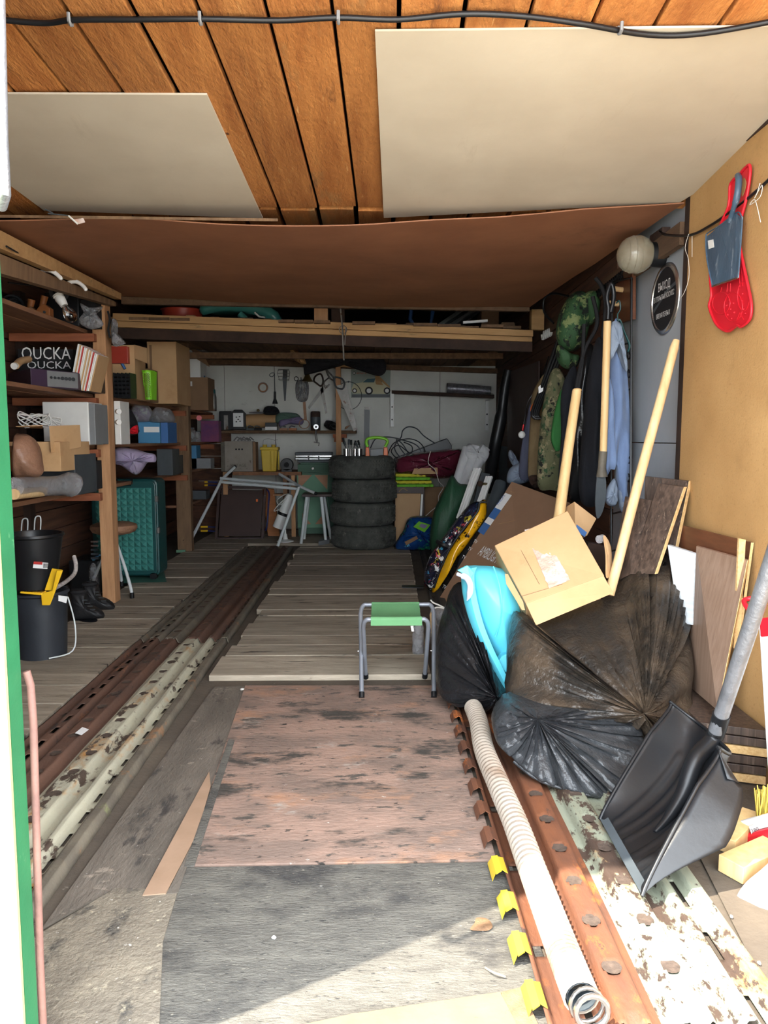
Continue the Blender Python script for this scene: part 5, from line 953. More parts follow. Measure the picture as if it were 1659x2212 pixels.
# globe lamp
t = T('globe_lamp', 'pressed glass globe lamp on a black base near the ceiling corner', 'lamp'); gc = pt(1373, 550, 3.72)
P('globe', B().lathe([(.0,.088),(.03,.085),(.06,.07),(.078,.048),(.089,.015),(.089,-.02),(.078,-.048),(.055,-.073),(.035,-.085),(.035,-.095)], gc, (-1,0,0), n=40), m['globe'], t, sm=60)
P('glass_ribs', B().tube([gc+V((.01,math.cos(a*.2)*.0895,math.sin(a*.2)*.0895)) for a in range(31)], .0018, 5, closed=True).tube([gc+V((-.02,math.cos(a*.2)*.0885,math.sin(a*.2)*.0885)) for a in range(31)], .0018, 5, closed=True).tube([gc+V((-.05,math.cos(a*.2)*.075,math.sin(a*.2)*.075)) for a in range(31)], .0018, 5, closed=True), m['globe'], t, sm=60)
P('base', B().cyl(gc+V((.07,0,0)), gc+V((.145,0,0)), .058, .062, 28), m['black'], t, sm=40); P('mount_block', B().box(1.40, 1.45, gc.y-.08, gc.y+.08, gc.z-.03, gc.z+.11), m['edge_dark'], t)
# oval sign
t = T('round_sign', 'round black sign with white lettering and silver rim on the grey wall', 'sign'); sc_ = pt(1428, 646, 3.66); sc_.x = wallx(3.66)+.028
P('disc', B().cyl(sc_, sc_+V((-.008,0,0)), .150, n=48), m['printblack'], t, sm=40); P('rim', B().lathe([(.145,.004),(.150,.013),(.162,.013),(.172,.004),(.172,0)], sc_, (-1,0,0), n=56), m['chrome'], t, sm=50)
P('arc_stripe', B().prism([sc_+V((-.0085, -dy, dz)) for dy, dz in ((-.13,-.05),(-.05,-.01),(.05,.03),(.14,.045),(.13,.06),(.04,.043),(-.06,.0),(-.135,-.03))], (-.0006,0,0)), m['greyD'], t)
for s, dy, dz, h, wd in (('ВЫХОД', .075, .045, .042, .15), ('В ОТКРЫТЫЙ КОСМОС', .125, .0, .026, .25), ('ВРЕМЯ ПЕРВЫХ', .085, -.085, .024, .17)):
    words(s, sc_+V((-.0105, dy, dz)), (0,-1,0), h, m['printwhite'], t, width=wd)
# wooden peg board, grille
t = T('coat_rack', 'brown board with pale pegs high on the right wall', 'rack'); P('board', B().board([wxp(1331,612,.02), wxp(1366,590,.02), wxp(1366,690,.02), wxp(1331,700,.02)], (.02,0,0)), m['walnut'], t, bev=.003)
for x, y in ((1345,626),(1336,657)): q = wxp(x,y,.02); P('peg', B().cyl(q, q+V((-.06,-.03,.0)), .014), m['handle2'], t, sm=40)
t = T('iron_grille', 'black wrought iron grille with scrolls leaning behind the blue shirt', 'grille')
for x in (1364, 1322): P('bar', B().tube([wxp(x,600 if x > 1330 else 640,.03), wxp(x-2,1180,.05)], .006, 6), m['black'], t, sm=40)
for y in (600, 740, 840, 1100, 1180): P('bar', B().tube([wxp(1322,y+10,.035), wxp(1364,y,.035)], .005, 6), m['black'], t)
for y in (765, 805, 1120, 1152, 1030, 990):
    for s in (1, -1): P('scroll', B().tube([wxp(1353-s*(5+4*math.cos(a*.5)*(1-a/18)), y+13*math.sin(a*.5)*(1-a/18), .035) for a in range(14)], .004, 5), m['black'], t, sm=60)
P('lattice_top', B().tube([wxp(1285+4*i, 640-3.2*i+(8 if i % 2 else -8), .03) for i in range(16)], .005, 6).tube([wxp(1285+4*i, 640-3.2*i-(8 if i % 2 else -8), .03) for i in range(16)], .005, 6), m['black'], t, sm=50)
# --- far right, by the back wall ---
S('hardboard_offcut', B().board([pt(1098,1010,7.6), pt(1165,1040,6.4), pt(1166,780,6.4), pt(1098,805,7.6)], (-.01,0,0)), m['brown_panel'], 'tall dark brown sheet leaning on the far right wall', 'board')
S('grey_board', B().board([pt(1079,1060,8.2), pt(1103,1060,7.9), pt(1103,965,7.9), pt(1079,963,8.2)], (-.01,0,0)), m['greyD'], 'narrow grey board at the foot of the far right wall', 'board')
S('black_pipe', B().tube(crom([pt(1098,800,7.5), pt(1090,840,7.5), pt(1082,900,7.5), pt(1070,960,7.5), pt(1060,1020,7.4), pt(1056,1060,7.3)], 5), [.05]*10+[.062]*16, 14), m['black'], 'thick black pipe standing in the far right corner', 'pipe', sm=60)
rl = T('paper_rolls', 'white woven rolls standing in the green sack', 'rolls')
for (xa,ya,xb,yb_,r) in ((985,1045,1010,968,.05),(1000,1050,1030,966,.06),(1014,1040,1046,968,.06),(992,1040,1002,985,.04)): P('roll', B().tube([pt(xa,ya,7.05), pt(xb,yb_,7.15)], [r*.8,r], 14, cap=False), m['paperroll'], rl, sm=60)
P('top_folds', puff(pl([(1002,985),(1006,965),(1016,958),(1030,968),(1044,958),(1058,980),(1046,1002),(1026,1010)], 7.12), .05, wr=.02, fold=.02, rings=8), m['paperroll'], rl, sm=60)
P('wire_loop', B().tube(crom([pt(1025,988,7.15), pt(1023,980,7.15), pt(1030,970,7.15), pt(1034,978,7.02)], 4), .004, 5), m['steel'], rl, sm=50)
S('woven_sack', puff(pl([(976,1027),(992,1044),(1012,1050),(1002,1092),(988,1120),(972,1160),(955,1196),(938,1196),(928,1175),(935,1113),(949,1079),(962,1053)], 7.0), .14, fold=.02, wr=.01, kind='v', freq=8, rings=12), m['greensack'], 'green woven sack holding white rolls right of the toy bag', 'sack', sm=60)
t = T('window_profile', 'left white ribbed plastic profile leaning behind the comic bag', 'profile')
for k in range(3): P('rib', B().beam(pt(988+5*k,1120,6.3), pt(1026+6*k,1012,6.5), .018, .02), m['white'], t)
t = T('window_profile', 'right white ribbed plastic profile leaning behind the comic bag', 'profile')
for k in range(3): P('rib', B().beam(pt(1028+5*k,1100,6.1), pt(1052+5*k,1030,6.3), .018, .02), m['white'], t)
S('dark_board', B().board([pt(985,1140,6.4), pt(996,1140,6.4), pt(1030,1016,6.6), pt(1022,1014,6.6)], (0,.03,0)), m['black'], 'black board edge left of the left white profile', 'board')
S('dark_board', B().board([pt(985,1235,6.3), pt(1009,1235,6.3), pt(1058,1024,6.6), pt(1040,1020,6.6)], (0,.03,0)), m['greyD'], 'dark grey board between the two white profiles', 'board')
S('grey_roll', B().tube([onz(1030,1262,.08), pt(1052,1130,6.0), pt(1082,1044,6.2)], .055, 16), m['greyD'], 'dark grey rolled mat behind the large brown carton', 'roll', sm=50)
t = T('furniture_knob', 'dark round knob sticking out between the white profiles', 'knob'); q = pt(1037,1045,6.2); P('ball', B().ell(q, (.026,.026,.026)), m['edge_dark'], t, sm=60); P('neck', B().cyl(q+V((.02,0,0)), q+V((.06,.05,-.005)), .012), m['brass'], t, sm=40)
S('pale_shoes', puff(pl([(1096,1042),(1098,1018),(1110,1005),(1128,1000),(1145,1012),(1142,1040),(1120,1046)], 6.0), .08, wr=.03, rings=8), m['denimlt'], 'pale blue crumpled cloth above the large brown carton', 'cloth', sm=60)
S('slipper', puff(pl([(1098,978),(1104,972),(1116,990),(1122,1006),(1112,1010),(1100,992)], 6.1), .05, rings=6), m['denimlt'], 'pale grey slipper hung left of the grey-violet trousers', 'slipper', sm=60)
# --- clothes ---
def cloth(name, xy, Y, mat, label, cat='clothes', th=.045, fold=.032, freq=20, seed=0, wr=.014): return S(name, puff(pl(xy, Y), th, kind='v', fold=fold, freq=freq, seed=seed, rings=14, wr=wr), mat, label, cat, sm=70)
cloth('trousers', [(1138,900),(1146,870),(1158,862),(1162,900),(1150,1000),(1140,1035),(1122,1030),(1124,980)], 5.9, m['greycloth'], 'grey-violet trousers hung furthest back on the right wall')
cloth('trousers', [(1150,850),(1175,808),(1186,812),(1180,900),(1168,1020),(1142,1035),(1142,960),(1146,900)], 5.5, m['tancloth'], 'tan trousers hung beside the camouflage jacket', seed=3)
S('orange_badge', puff(pl([(1146,880),(1158,865),(1164,872),(1160,888),(1148,892)], 5.42), .02, rings=5), m['orangepl'], 'orange scrap of cloth beside the tan trousers', 'cloth', sm=60)
cloth('camouflage_jacket', [(1180,840),(1192,800),(1212,800),(1224,840),(1226,960),(1214,1052),(1190,1058),(1162,1050),(1163,960),(1172,880)], 5.1, m['camo'], 'olive camouflage jacket hung on the right wall', th=.08, seed=6)
S('fabric_cuff', puff(pl([(1142,1030),(1162,1028),(1166,1052),(1150,1052)], 5.45), .03, rings=5), m['edge_dark'], 'dark cloth cuff below the tan trousers', 'cloth', sm=60)
cloth('green_jacket', [(1200,880),(1212,842),(1222,850),(1222,900),(1216,960),(1202,975),(1190,950),(1194,910)], 5.0, m['greennet'], 'bright green cloth hanging over the camouflage jacket', th=.035, seed=9)
cloth('dark_coat', [(1212,850),(1230,800),(1246,800),(1250,900),(1240,1040),(1215,1062),(1206,1040),(1212,940)], 4.7, m['darkcloth'], 'dark coat left of the black leather jacket', seed=11)
cloth('leather_jacket', [(1236,880),(1250,790),(1268,745),(1286,760),(1284,860),(1268,960),(1260,1070),(1240,1082),(1228,1062),(1232,960)], 4.5, m['leather'], 'shiny black leather jacket on the right wall', 'jacket', th=.07, fold=.03, seed=13, wr=.015)
cloth('work_jacket', [(1262,900),(1272,800),(1290,730),(1308,760),(1306,900),(1300,1060),(1290,1092),(1256,1086),(1252,1020)], 4.3, m['darkcloth'], 'long dark navy padded jacket left of the spade handle', 'jacket', th=.08, seed=15)
cloth('camouflage_pack', [(1222,650),(1240,632),(1262,630),(1276,650),(1272,700),(1262,740),(1240,758),(1212,752),(1202,720),(1208,680)], 4.8, m['camodark'], 'green camouflage rucksack hung at the ceiling corner', 'rucksack', th=.12, fold=.03, freq=10, seed=17, wr=.02)
cloth('field_hat', [(1206,745),(1230,762),(1252,770),(1246,792),(1226,798),(1208,785),(1202,760)], 4.78, m['camodark'], 'green camouflage cap below the rucksack', 'cap', th=.06, seed=19)
cloth('camouflage_hood', [(1262,640),(1284,628),(1296,650),(1288,690),(1270,700)], 4.75, m['camodark'], 'dark camouflage hood right of the rucksack', 'hood', th=.06, seed=20)
sh_t = T('work_shirt', 'blue work shirt on a green hanger beside the spade handle', 'shirt')
P('body', puff(pl([(1318,760),(1325,700),(1336,692),(1350,760),(1360,880),(1362,1000),(1354,1060),(1352,1100),(1342,1104),(1334,1060),(1330,1010),(1318,1010),(1308,1030),(1308,960),(1314,860)], 3.98), .05, kind='v', fold=.035, freq=20, seed=21, rings=16, wr=.008), m['denim'], sh_t, sm=70)
P('collar', puff(pl([(1316,706),(1326,694),(1342,700),(1348,740),(1356,795),(1350,800),(1340,760),(1332,730),(1322,730),(1318,780),(1314,740)], 3.9), .03, rings=7, fold=.008), m['denimlt'], sh_t, sm=70)
P('sleeve', puff(pl([(1310,830),(1322,830),(1328,940),(1331,1008),(1318,1014),(1306,1024),(1304,940)], 3.93), .04, kind='v', fold=.02, freq=20, seed=23, rings=10), m['denim'], sh_t, sm=70)
P('cuff', puff(pl([(1306,1068),(1320,1040),(1330,1036),(1334,1080),(1326,1094),(1310,1088)], 3.95), .03, rings=6, fold=.01), m['denimlt'], sh_t, sm=70); P('cuff', puff(pl([(1334,1060),(1352,1050),(1356,1092),(1342,1106)], 3.97), .03, rings=6, fold=.01), m['denimlt'], sh_t, sm=70)
t = T('coat_hanger', 'dark green hanger inside the blue work shirt', 'hanger'); P('hook', B().tube(crom([pt(1336,700,3.96), pt(1334,680,3.96), pt(1340,668,3.96), pt(1338,650,3.96), pt(1331,655,3.96)], 5), .004, 6), m['tealedge'], t, sm=60); P('arm', B().tube(crom([pt(1330,712,3.96), pt(1338,690,3.96), pt(1348,715,3.96), pt(1360,745,3.96), pt(1356,760,3.96)], 4), .006, 6), m['tealedge'], t, sm=60)
for i, off in enumerate((0, 7, 14, 20)):
    S('hose_loop', B().tube(crom([pt(1222+off*.4,690,5.0), pt(1196+off,760,5.1), pt(1172+off*.7,830,5.2), pt(1150+off*.6,890,5.3), pt(1158+off*.5,905,5.3)], 6), .013, 8), m['black'], ('leftmost','second','third','rightmost')[i]+' black cable loop of the four hanging above the tan trousers', 'cable', 'black cable loops', sm=60)
S('arched_cable', B().tube(crom([pt(1228,640,5.2), pt(1195,634,5.4), pt(1176,645,5.5), pt(1176,675,5.5), pt(1196,698,5.4)], 6), .008, 7), m['black'], 'black cable arch under the brown ceiling sheet', 'cable', sm=60)
t = T('spiral_bulb', 'white spiral bulb fixed at the far right wall rail', 'lamp'); a, b_ = pt(1192,716,6.2), pt(1172,726,6.2); P('tube_spiral', B().tube([a.lerp(b_, i/40)+V((0,math.cos(i*.8)*.03,math.sin(i*.8)*.03)) for i in range(41)], .010, 7), m['white'], t, sm=60); P('socket', B().cyl(a, a+(a-b_)*.6, .03), m['black'], t, sm=40)
t = T('pull_cord', 'black flex with a white plug hanging by the grey-violet trousers', 'plug'); P('flex', B().tube(crom([pt(1185,770,5.9), pt(1165,830,5.8), pt(1140,870,5.8), pt(1132,915,5.8)], 5), .006, 6), m['black'], t, sm=60); P('red_sleeve', B().cyl(pt(1131,917,5.8), pt(1129,930,5.8), .006), m['red'], t); P('plug', B().ell(pt(1127,939,5.8), (.028,.025,.028)), m['white'], t, sm=60)
S('white_tag', B().board([pt(1163,836,5.2), pt(1174,826,5.2), pt(1173,845,5.2), pt(1164,850,5.2)], (0,.01,0)), m['printwhite'], 'white plastic clip among the black cable loops', 'clip')
for i, pts in enumerate(([(1280,640),(1290,700),(1262,760),(1240,860)],[(1286,600),(1300,620),(1308,660),(1300,740)],[(1262,700),(1256,800),(1236,900),(1232,960)])):
    S('webbing_strap', B().tube(crom([pt(x,y,4.4) for x, y in pts], 6), .012, 6), m['blackm'], ('left','upper right','lower')[i]+' of three black straps hanging over the dark jackets', 'strap', 'black straps', sm=60)
# --- long handled tools ---
t = T('spade', 'spade with pale straight handle hung among the clothes', 'spade'); Ysp = 3.88
P('handle', B().tube([pt(1312,694,Ysp), pt(1308,830,Ysp), pt(1303,980,Ysp)], .0195, 14), m['handle'], t, sm=40)
P('hanger_hook', B().tube(crom([pt(1313,690,Ysp), pt(1314,665,Ysp), pt(1311,640,Ysp), pt(1320,612,Ysp), pt(1326,640,Ysp), pt(1319,675,Ysp)], 5), .012, 8), m['black'], t, sm=60)
P('socket', B().tube([pt(1303,975,Ysp), pt(1300,1010,Ysp), pt(1300,1030,Ysp)], [.022,.021,.03], 12), m['darksteel'], t, sm=50)
P('blade', B().prism(crom([pt(x,y,Ysp) for x, y in ((1290,1030),(1298,1022),(1308,1030),(1309,1070),(1302,1105),(1290,1120),(1286,1085))], 3, True), (.0,.01,0)), m['greyD'], t)
t = T('pine_pole', 'thick pale pole leaning behind the open carton', 'pole'); P('pole', B().tube([pt(1196,1190,3.7), pt(1210,1100,3.75), pt(1229,960,3.85), pt(1246,845,3.9)], [.028,.0275,.026,.024], 18), m['handle'], t, sm=40); P('domed_end', B().ell(pt(1246.5,843,3.9), (.024,.024,.012)), m['handle'], t, sm=60)
S('broomstick', B().tube([pt(1316,1285,3.05), pt(1335,1215,3.08), pt(1382,1030,3.15), pt(1428,860,3.2), pt(1456,752,3.24), pt(1461,735,3.245)], [.021,.021,.021,.02,.019,.014], 18), m['handle2'], 'long pale broomstick leaning against the corner of the tan wall', 'pole', sm=50)
# ================= the pile on the right =================
def boardp(name, xy, Y, th, mat, label, edge=None, cat='board'):
    t = T(name, label, cat); p = pl(xy, Y); P('panel', B().board(p, th), mat, t)
    if edge is not None:
        a, b_ = p[edge], p[(edge+1) % 4]; n = V((0,-1,0)); d = (sum(p, V())/4-(a+b_)/2).normalized()*.0; w_ = V(th)
        P('edge_band', B().board([a-V((0,.0004,0)), b_-V((0,.0004,0)), b_+w_*1.02, a+w_*1.02], (0,-.0015,0) if abs(w_.y) < 1e-6 else (.0015,-.001,0)), m['chip'], t)
    return t
boardp('laminate_panel', [(1386,1230),(1410,1240),(1430,1033),(1394,1029)], [3.3,3.25,3.3,3.35], (.016,.02,0), m['wenge'], 'dark striped panel at the back left of the leaning group', None)
boardp('laminate_panel', [(1405,1240),(1452,1215),(1488,1039),(1430,1033)], [3.25,3.1,3.2,3.3], (.016,.01,0), m['wenge'], 'dark striped panel touching the tan wall', 1)
boardp('laminate_panel', [(1360,1240),(1414,1240),(1477,1052),(1422,1044)], [3.1,3.0,3.1,3.2], (.016,.01,0), m['wenge'], 'widest dark striped panel at the front of the dark group', 1)
boardp('laminate_panel', [(1320,1260),(1364,1240),(1407,1081),(1350,1073)], [3.2,3.1,3.2,3.3], (.016,.01,0), m['wenge'], 'shorter dark striped panel behind the broomstick', None)
boardp('laminate_panel', [(1452,1300),(1595,1370),(1622,1172),(1470,1134)], [3.14,2.59,2.60,3.18], (.010,.0,0), m['walnut'], 'brown laminate panel leaning furthest back on the tan wall', 1)
for k, (xa, xb) in enumerate(((1597,1612),)):
    boardp('chipboard_batten', [(1585,1400),(1598,1404),(1611,1166),(1597,1163)], [2.56,2.56,2.56,2.56], (.0,.012,0), m['chip'], 'chipboard strip set against the brown laminate panel')
boardp('laminate_panel', [(1467,1345),(1496,1350),(1502,1196),(1442,1177)], [2.94,2.89,2.93,3.05], (.016,.01,0), m['whitewood'], 'whitewashed laminate panel behind the top of the black bag')
boardp('laminate_panel', [(1484,1478),(1549,1534),(1614,1211),(1504,1180)], [2.92,2.50,2.54,2.94], (.016,.02,0), m['oak'], 'pale oak laminate panel leaning in front of the brown one', 1)
lp = T('panel_pile', 'pile of dark striped panels lying on the floor under the oak panel', 'panels')
for i in range(6): P('panel', B().hexa([q+V((0,0,.033*i)) for q in (V((1.12+.008*i,2.5,.008)), V((1.36,2.42,.008)), V((1.385,3.2,.008)), V((1.2,3.25,.008)))], [q+V((0,0,.033*i+.028)) for q in (V((1.12+.008*i,2.5,.008)), V((1.36,2.42,.008)), V((1.385,3.2,.008)), V((1.2,3.25,.008)))]), m['wenge'] if i % 3 else m['chip'], lp, bev=.001)
# comic bag
t = T('comic_bag', 'shiny bag printed with comic pictures on one side and yellow stripes on the other', 'bag'); 
P('printed_side', puff(pl([(1035,1084),(1031,1105),(1001,1142),(976,1177),(957,1214),(935,1270),(923,1271),(914,1246),(930,1199),(960,1158),(990,1118),(1015,1090)], 5.6), .10, wr=.02, fold=.01, rings=12, seed=2), m['comic'], t, sm=70)
P('yellow_side', puff(pl([(1036,1085),(1048,1079),(1052,1095),(1048,1118),(1017,1164),(985,1208),(954,1256),(942,1278),(933,1272),(955,1214),(975,1177),(1000,1142),(1030,1105)], 5.56), .10, kind='v', freq=14, wr=.015, fold=.03, rings=12, seed=8), m['yellowfilm'], t, sm=70)
P('piping', B().tube(crom([pt(x,y,5.48) for x, y in ((1050,1085),(1036,1086),(1031,1106),(1001,1143),(976,1178),(957,1215),(937,1270))], 5), .008, 7), m['black'], t, sm=60)
P('strap', B().tube(crom([pt(945,1170,5.5), pt(955,1176,5.45), pt(968,1182,5.45)], 4), .018, 6), m['black'], t, sm=50)
S('webbing_strap', B().board([onz(868,1265,.036), onz(915,1266,.036), onz(915,1271,.036), onz(868,1270,.036)], (0,0,.006)), m['black'], 'black webbing tail lying on the floor boards left of the comic bag', 'strap')
# tv carton
tv = T('flat_carton', 'large flat dark brown carton with white lettering leaning in the pile', 'box')
A, Bq, C_, D_ = pt(946,1296,5.3), pt(1105,1040,5.5), pt(1232,1086,4.9), pt(1132,1400,4.55)
ux = (D_-A).normalized(); uy = (Bq-A).normalized(); nn = ux.cross(uy).normalized(); nn = nn if nn.y > 0 else -nn
P('carton_body', B().board([A, D_, C_, Bq], nn*.13), m['cardTV'], tv, bev=.004); of = -nn*.002
def on(x, y):  # picture point on the carton face
    d = ray(x, y); o = V((0,0,CAMZ)); return o+d*((A-o).dot(nn)/d.dot(nn))+of
def strip(ps, mt, name='print_patch'): P(name, B().board([on(*p_) for p_ in ps], -nn*.0006), mt, tv)
def sl(f): return (1092+(1032-1092)*f, 1065+(1148-1065)*f), (1106+(1045-1106)*f, 1070+(1156-1070)*f)
for f0, f1, mt in ((0,.38,'printwhite'),(.38,.62,'darkblue'),(.62,.76,'printwhite'),(.76,1,'darkblue')): a, b_ = sl(f0); c, d = sl(f1); strip([a, b_, d, c], m[mt])
words('PHILIPS', on(1077,1092)-nn*.0015, on(1104,1070)-on(1095,1082), .028, m['darkblue'], tv, up=on(1088,1070)-on(1095,1090), width=.09)
words('AMBILIGHT tv', on(1032,1198)-nn*.0015, on(1085,1224)-on(1034,1198), .085, m['printwhite'], tv, up=on(1050,1170)-on(1034,1196), width=.27)
for (x, y) in ((1022,1172),(1010,1188),(997,1206),(955,1270)): words('TV', on(x,y)-nn*.0015, on(x+51,y+24)-on(x,y), .03, m['printwhite'], tv, up=on(x+16,y-26)-on(x,y), width=.04)
words('B Home Entertainment', on(1160,1078)-nn*.0015, on(1200,1092)-on(1160,1078), .03, m['printwhite'], tv, up=on(1170,1060)-on(1160,1078), width=.16)
P('fold_line', B().tube([on(1077,1132), on(1162,1115)], .0012, 5).tube([on(1162,1115), on(1142,1140)], .0012, 5).tube([on(1103,1062), on(1228,1098)], .0012, 5), m['tan'], tv)
# second carton behind open carton
t = T('carton', 'tan carton with a blue edge behind the top of the open carton', 'box'); P('carton_body', B().board(pl([(1243,1150),(1268,1158),(1289,1120),(1241,1083)], [3.6,3.6,3.65,3.7]), (-.03,.12,-.05)), m['card'], t, bev=.003)
P('blue_band', B().board(pl([(1246,1133),(1268,1150),(1263,1160),(1244,1146)], [3.58]*4), (0,.004,0)), m['darkblue'], t)
S('brown_case', B().board(pl([(1262,1560),(1312,1540),(1308,1180),(1270,1172)], 3.65), (0,.1,0)), m['edge_dark'], 'dark brown box behind the right side of the open carton', 'box', bev=.004)
t = T('carton', 'open light brown carton with crumpled tape on top of the black bags', 'box'); Yb = 3.15
fc = [V(q) for q in (pt(1136,1304,2.98), pt(1306,1244,2.98), pt(1226,1103,3.30), pt(1068,1178,3.30))]
th = V((.05,.20,-.17)); 
P('carton_body', B().board(fc, th), m['card'], t, bev=.004)
P('flap', B().board([pt(1158,1351,2.93), pt(1325,1281,2.93), fc[1]+V((-.004,0,0)), fc[0]], (0,.005,.001)), m['card'], t, bev=.001)
P('side_flap', B().board([pt(1097,1240,3.12), pt(1100,1262,3.08), pt(1134,1318,2.97), pt(1130,1300,3.0)], (-.012,.004,.0)), m['card'], t)
P('side_flap', puff([pt(1303,1158,3.2), pt(1313,1165,3.2), pt(1321,1190,3.17), pt(1321,1236,3.1), pt(1309,1247,3.05), pt(1308,1200,3.12)], .006, rings=4, fold=.002), m['card'], t, sm=40)
nf = (fc[1]-fc[0]).cross(fc[3]-fc[0]).normalized(); nf = -nf if nf.y > 0 else nf
def onf(x, y, o=.001): d = ray(x, y); c0 = V((0,0,CAMZ)); return c0+d*((fc[0]-c0).dot(nf)/d.dot(nf))+nf*o
def tp(u, v): 
    a, b_, c, d = onf(1133,1146), onf(1166,1138), onf(1232,1254), onf(1187,1272)
    return a.lerp(b_, u).lerp(d.lerp(c, u), v)+nf*(.002+.0035*abs(noise.noise(V((u*6,v*16,0)))))+V((.004*noise.noise(V((v*20,5,0))),0,0))
P('tape', B().grid(12, 40, tp), m['tape'], t, sm=20)
P('crease', B().tube([onf(1110,1160), onf(1165,1262)], .0012, 5).tube([onf(1128,1288), onf(1215,1262)], .0014, 5), m['cardD'], t)
S('plastic_neck', B().cyl(pt(1294,1165,3.2), pt(1302,1163,3.22), .018), m['film'], 'clear plastic neck beside the torn carton flap', 'cap', sm=40)
# cyan baby bath
t = T('baby_bath', 'cyan plastic baby bath stuck on its side between the black bags', 'bath')
P('shell', puff(pl([(1012,1226),(1040,1222),(1075,1226),(1100,1240),(1132,1318),(1118,1332),(1108,1350),(1102,1400),(1098,1486),(1072,1440),(1045,1390),(1022,1330),(1010,1270)], [3.3]*13), .17, .12, center=pt(1070,1300,3.3), fold=0, rings=16), m['cyan'], t, sm=70)
rimc = crom([pt(1018,1226,3.17), pt(1012,1245,3.17), pt(1016,1290,3.16), pt(1030,1345,3.14), pt(1050,1395,3.12), pt(1075,1445,3.1), pt(1096,1488,3.08)], 8); rb = B(); n = len(rimc); hw = [V((.026-.010*abs(i/n-.4), -.014, .004)) for i in range(n)]
for i, q in enumerate(rimc): rb.v += [q-hw[i], q+V((-.0,-.02,0)), q+hw[i]+V((0,.0,0)), q+hw[i]+V((0,.05,0)), q-hw[i]+V((0,.05,0))]
for i in range(n-1): rb.f += [(i*5+k, i*5+(k+1)%5, (i+1)*5+(k+1)%5, (i+1)*5+k) for k in range(5)]
rb.f += [(4,3,2,1,0), tuple((n-1)*5+k for k in range(5))]
P('rim', rb, m['cyan'], t, sm=40)
P('curled_lip', B().tube(crom([pt(988,1240,3.14), pt(996,1243,3.13), pt(1008,1248,3.13), pt(1016,1264,3.13), pt(1014,1285,3.13), pt(1009,1297,3.14)], 5), [.008]*6+[.014]*14+[.012,.01,.008,.006,.004,.003], 10), m['cyanlt'], t, sm=60)
P('lip_top', B().board([pt(988,1232,3.15), pt(1010,1221,3.15), pt(1024,1238,3.13), pt(1016,1250,3.13)], (0,.02,-.002)), m['cyan'], t, bev=.003)
P('moulded_ridge', B().tube(crom([pt(1066,1224,3.2), pt(1078,1260,3.14), pt(1084,1300,3.12), pt(1082,1340,3.13), pt(1070,1375,3.14)], 6), .003, 6), m['cyan'], t, sm=60)
P('moulded_step', B().board([pt(1074,1432,3.11), pt(1098,1460,3.1), pt(1100,1410,3.12), pt(1084,1418,3.12)], (0,.05,0)), m['cyan'], t, bev=.004)
# bin bags
S('bin_bag', puff(pl([(985,1262),(998,1257),(1015,1264),(1030,1330),(1060,1410),(1098,1480),(1105,1530),(1070,1534),(1015,1525),(968,1512),(945,1490),(941,1430),(946,1365),(962,1310),(972,1280)], [3.4,3.4,3.4,3.35,3.3,3.2,3.15,3.12,3.14,3.16,3.2,3.3,3.36,3.4,3.4]), .14, .2, center=pt(1060,1480,3.12), fold=.024, freq=20, rings=30, wr=.02, p=.4, k=8), m['bag'], 'glossy black bin bag left of the cyan bath', 'bag', sm=80)
Yf = lambda y: 3.3-(y-1180)*.83/545
bp = [(1108,1338),(1118,1326),(1140,1330),(1170,1352),(1240,1322),(1325,1285),(1345,1250),(1356,1205),(1375,1182),(1402,1180),(1440,1192),(1460,1225),(1468,1275),(1478,1325),(1482,1420),(1484,1540),(1450,1585),(1400,1605),(1350,1560),(1280,1530),(1180,1520),(1100,1515),(1096,1440),(1100,1380)]
t = T('bin_bag', 'biggest dusty dark bin bag under the open carton', 'bag')
P('bag_body', puff([pt(x,y,Yf(y)-.03) for x, y in bp], .19, .25, center=pt(1350,1500,2.70), fold=.034, freq=16, rings=40, wr=.03, p=.4, seed=5, k=8), m['bag2'], t, sm=80)
P('bag_front', puff([pt(x,y,Yf(y)-.14) for x, y in ((1066,1560),(1085,1525),(1115,1512),(1180,1514),(1280,1508),(1340,1515),(1372,1530),(1385,1570),(1392,1620),(1365,1690),(1345,1722),(1300,1718),(1230,1704),(1160,1680),(1110,1640),(1074,1605))], .07, .16, center=pt(1150,1535,2.60), fold=.022, freq=20, rings=34, wr=.016, p=.35, seed=9, k=8), m['bag3'], t, sm=80)
P('bag_neck', puff([pt(x,y,Yf(y)-.10) for x, y in ((1358,1210),(1366,1186),(1400,1179),(1436,1192),(1462,1230),(1466,1262),(1452,1275),(1430,1240),(1400,1212),(1376,1205))], .05, .06, fold=.02, freq=14, rings=12, wr=.02, seed=12, k=6), m['bag'], t, sm=80)
P('rolled_hem', B().tube(crom([pt(x,y,Yf(y)-.15) for x, y in ((1110,1645),(1160,1683),(1230,1707),(1300,1722),(1345,1724))], 8), .006, 7), m['bag3'], t, sm=60)
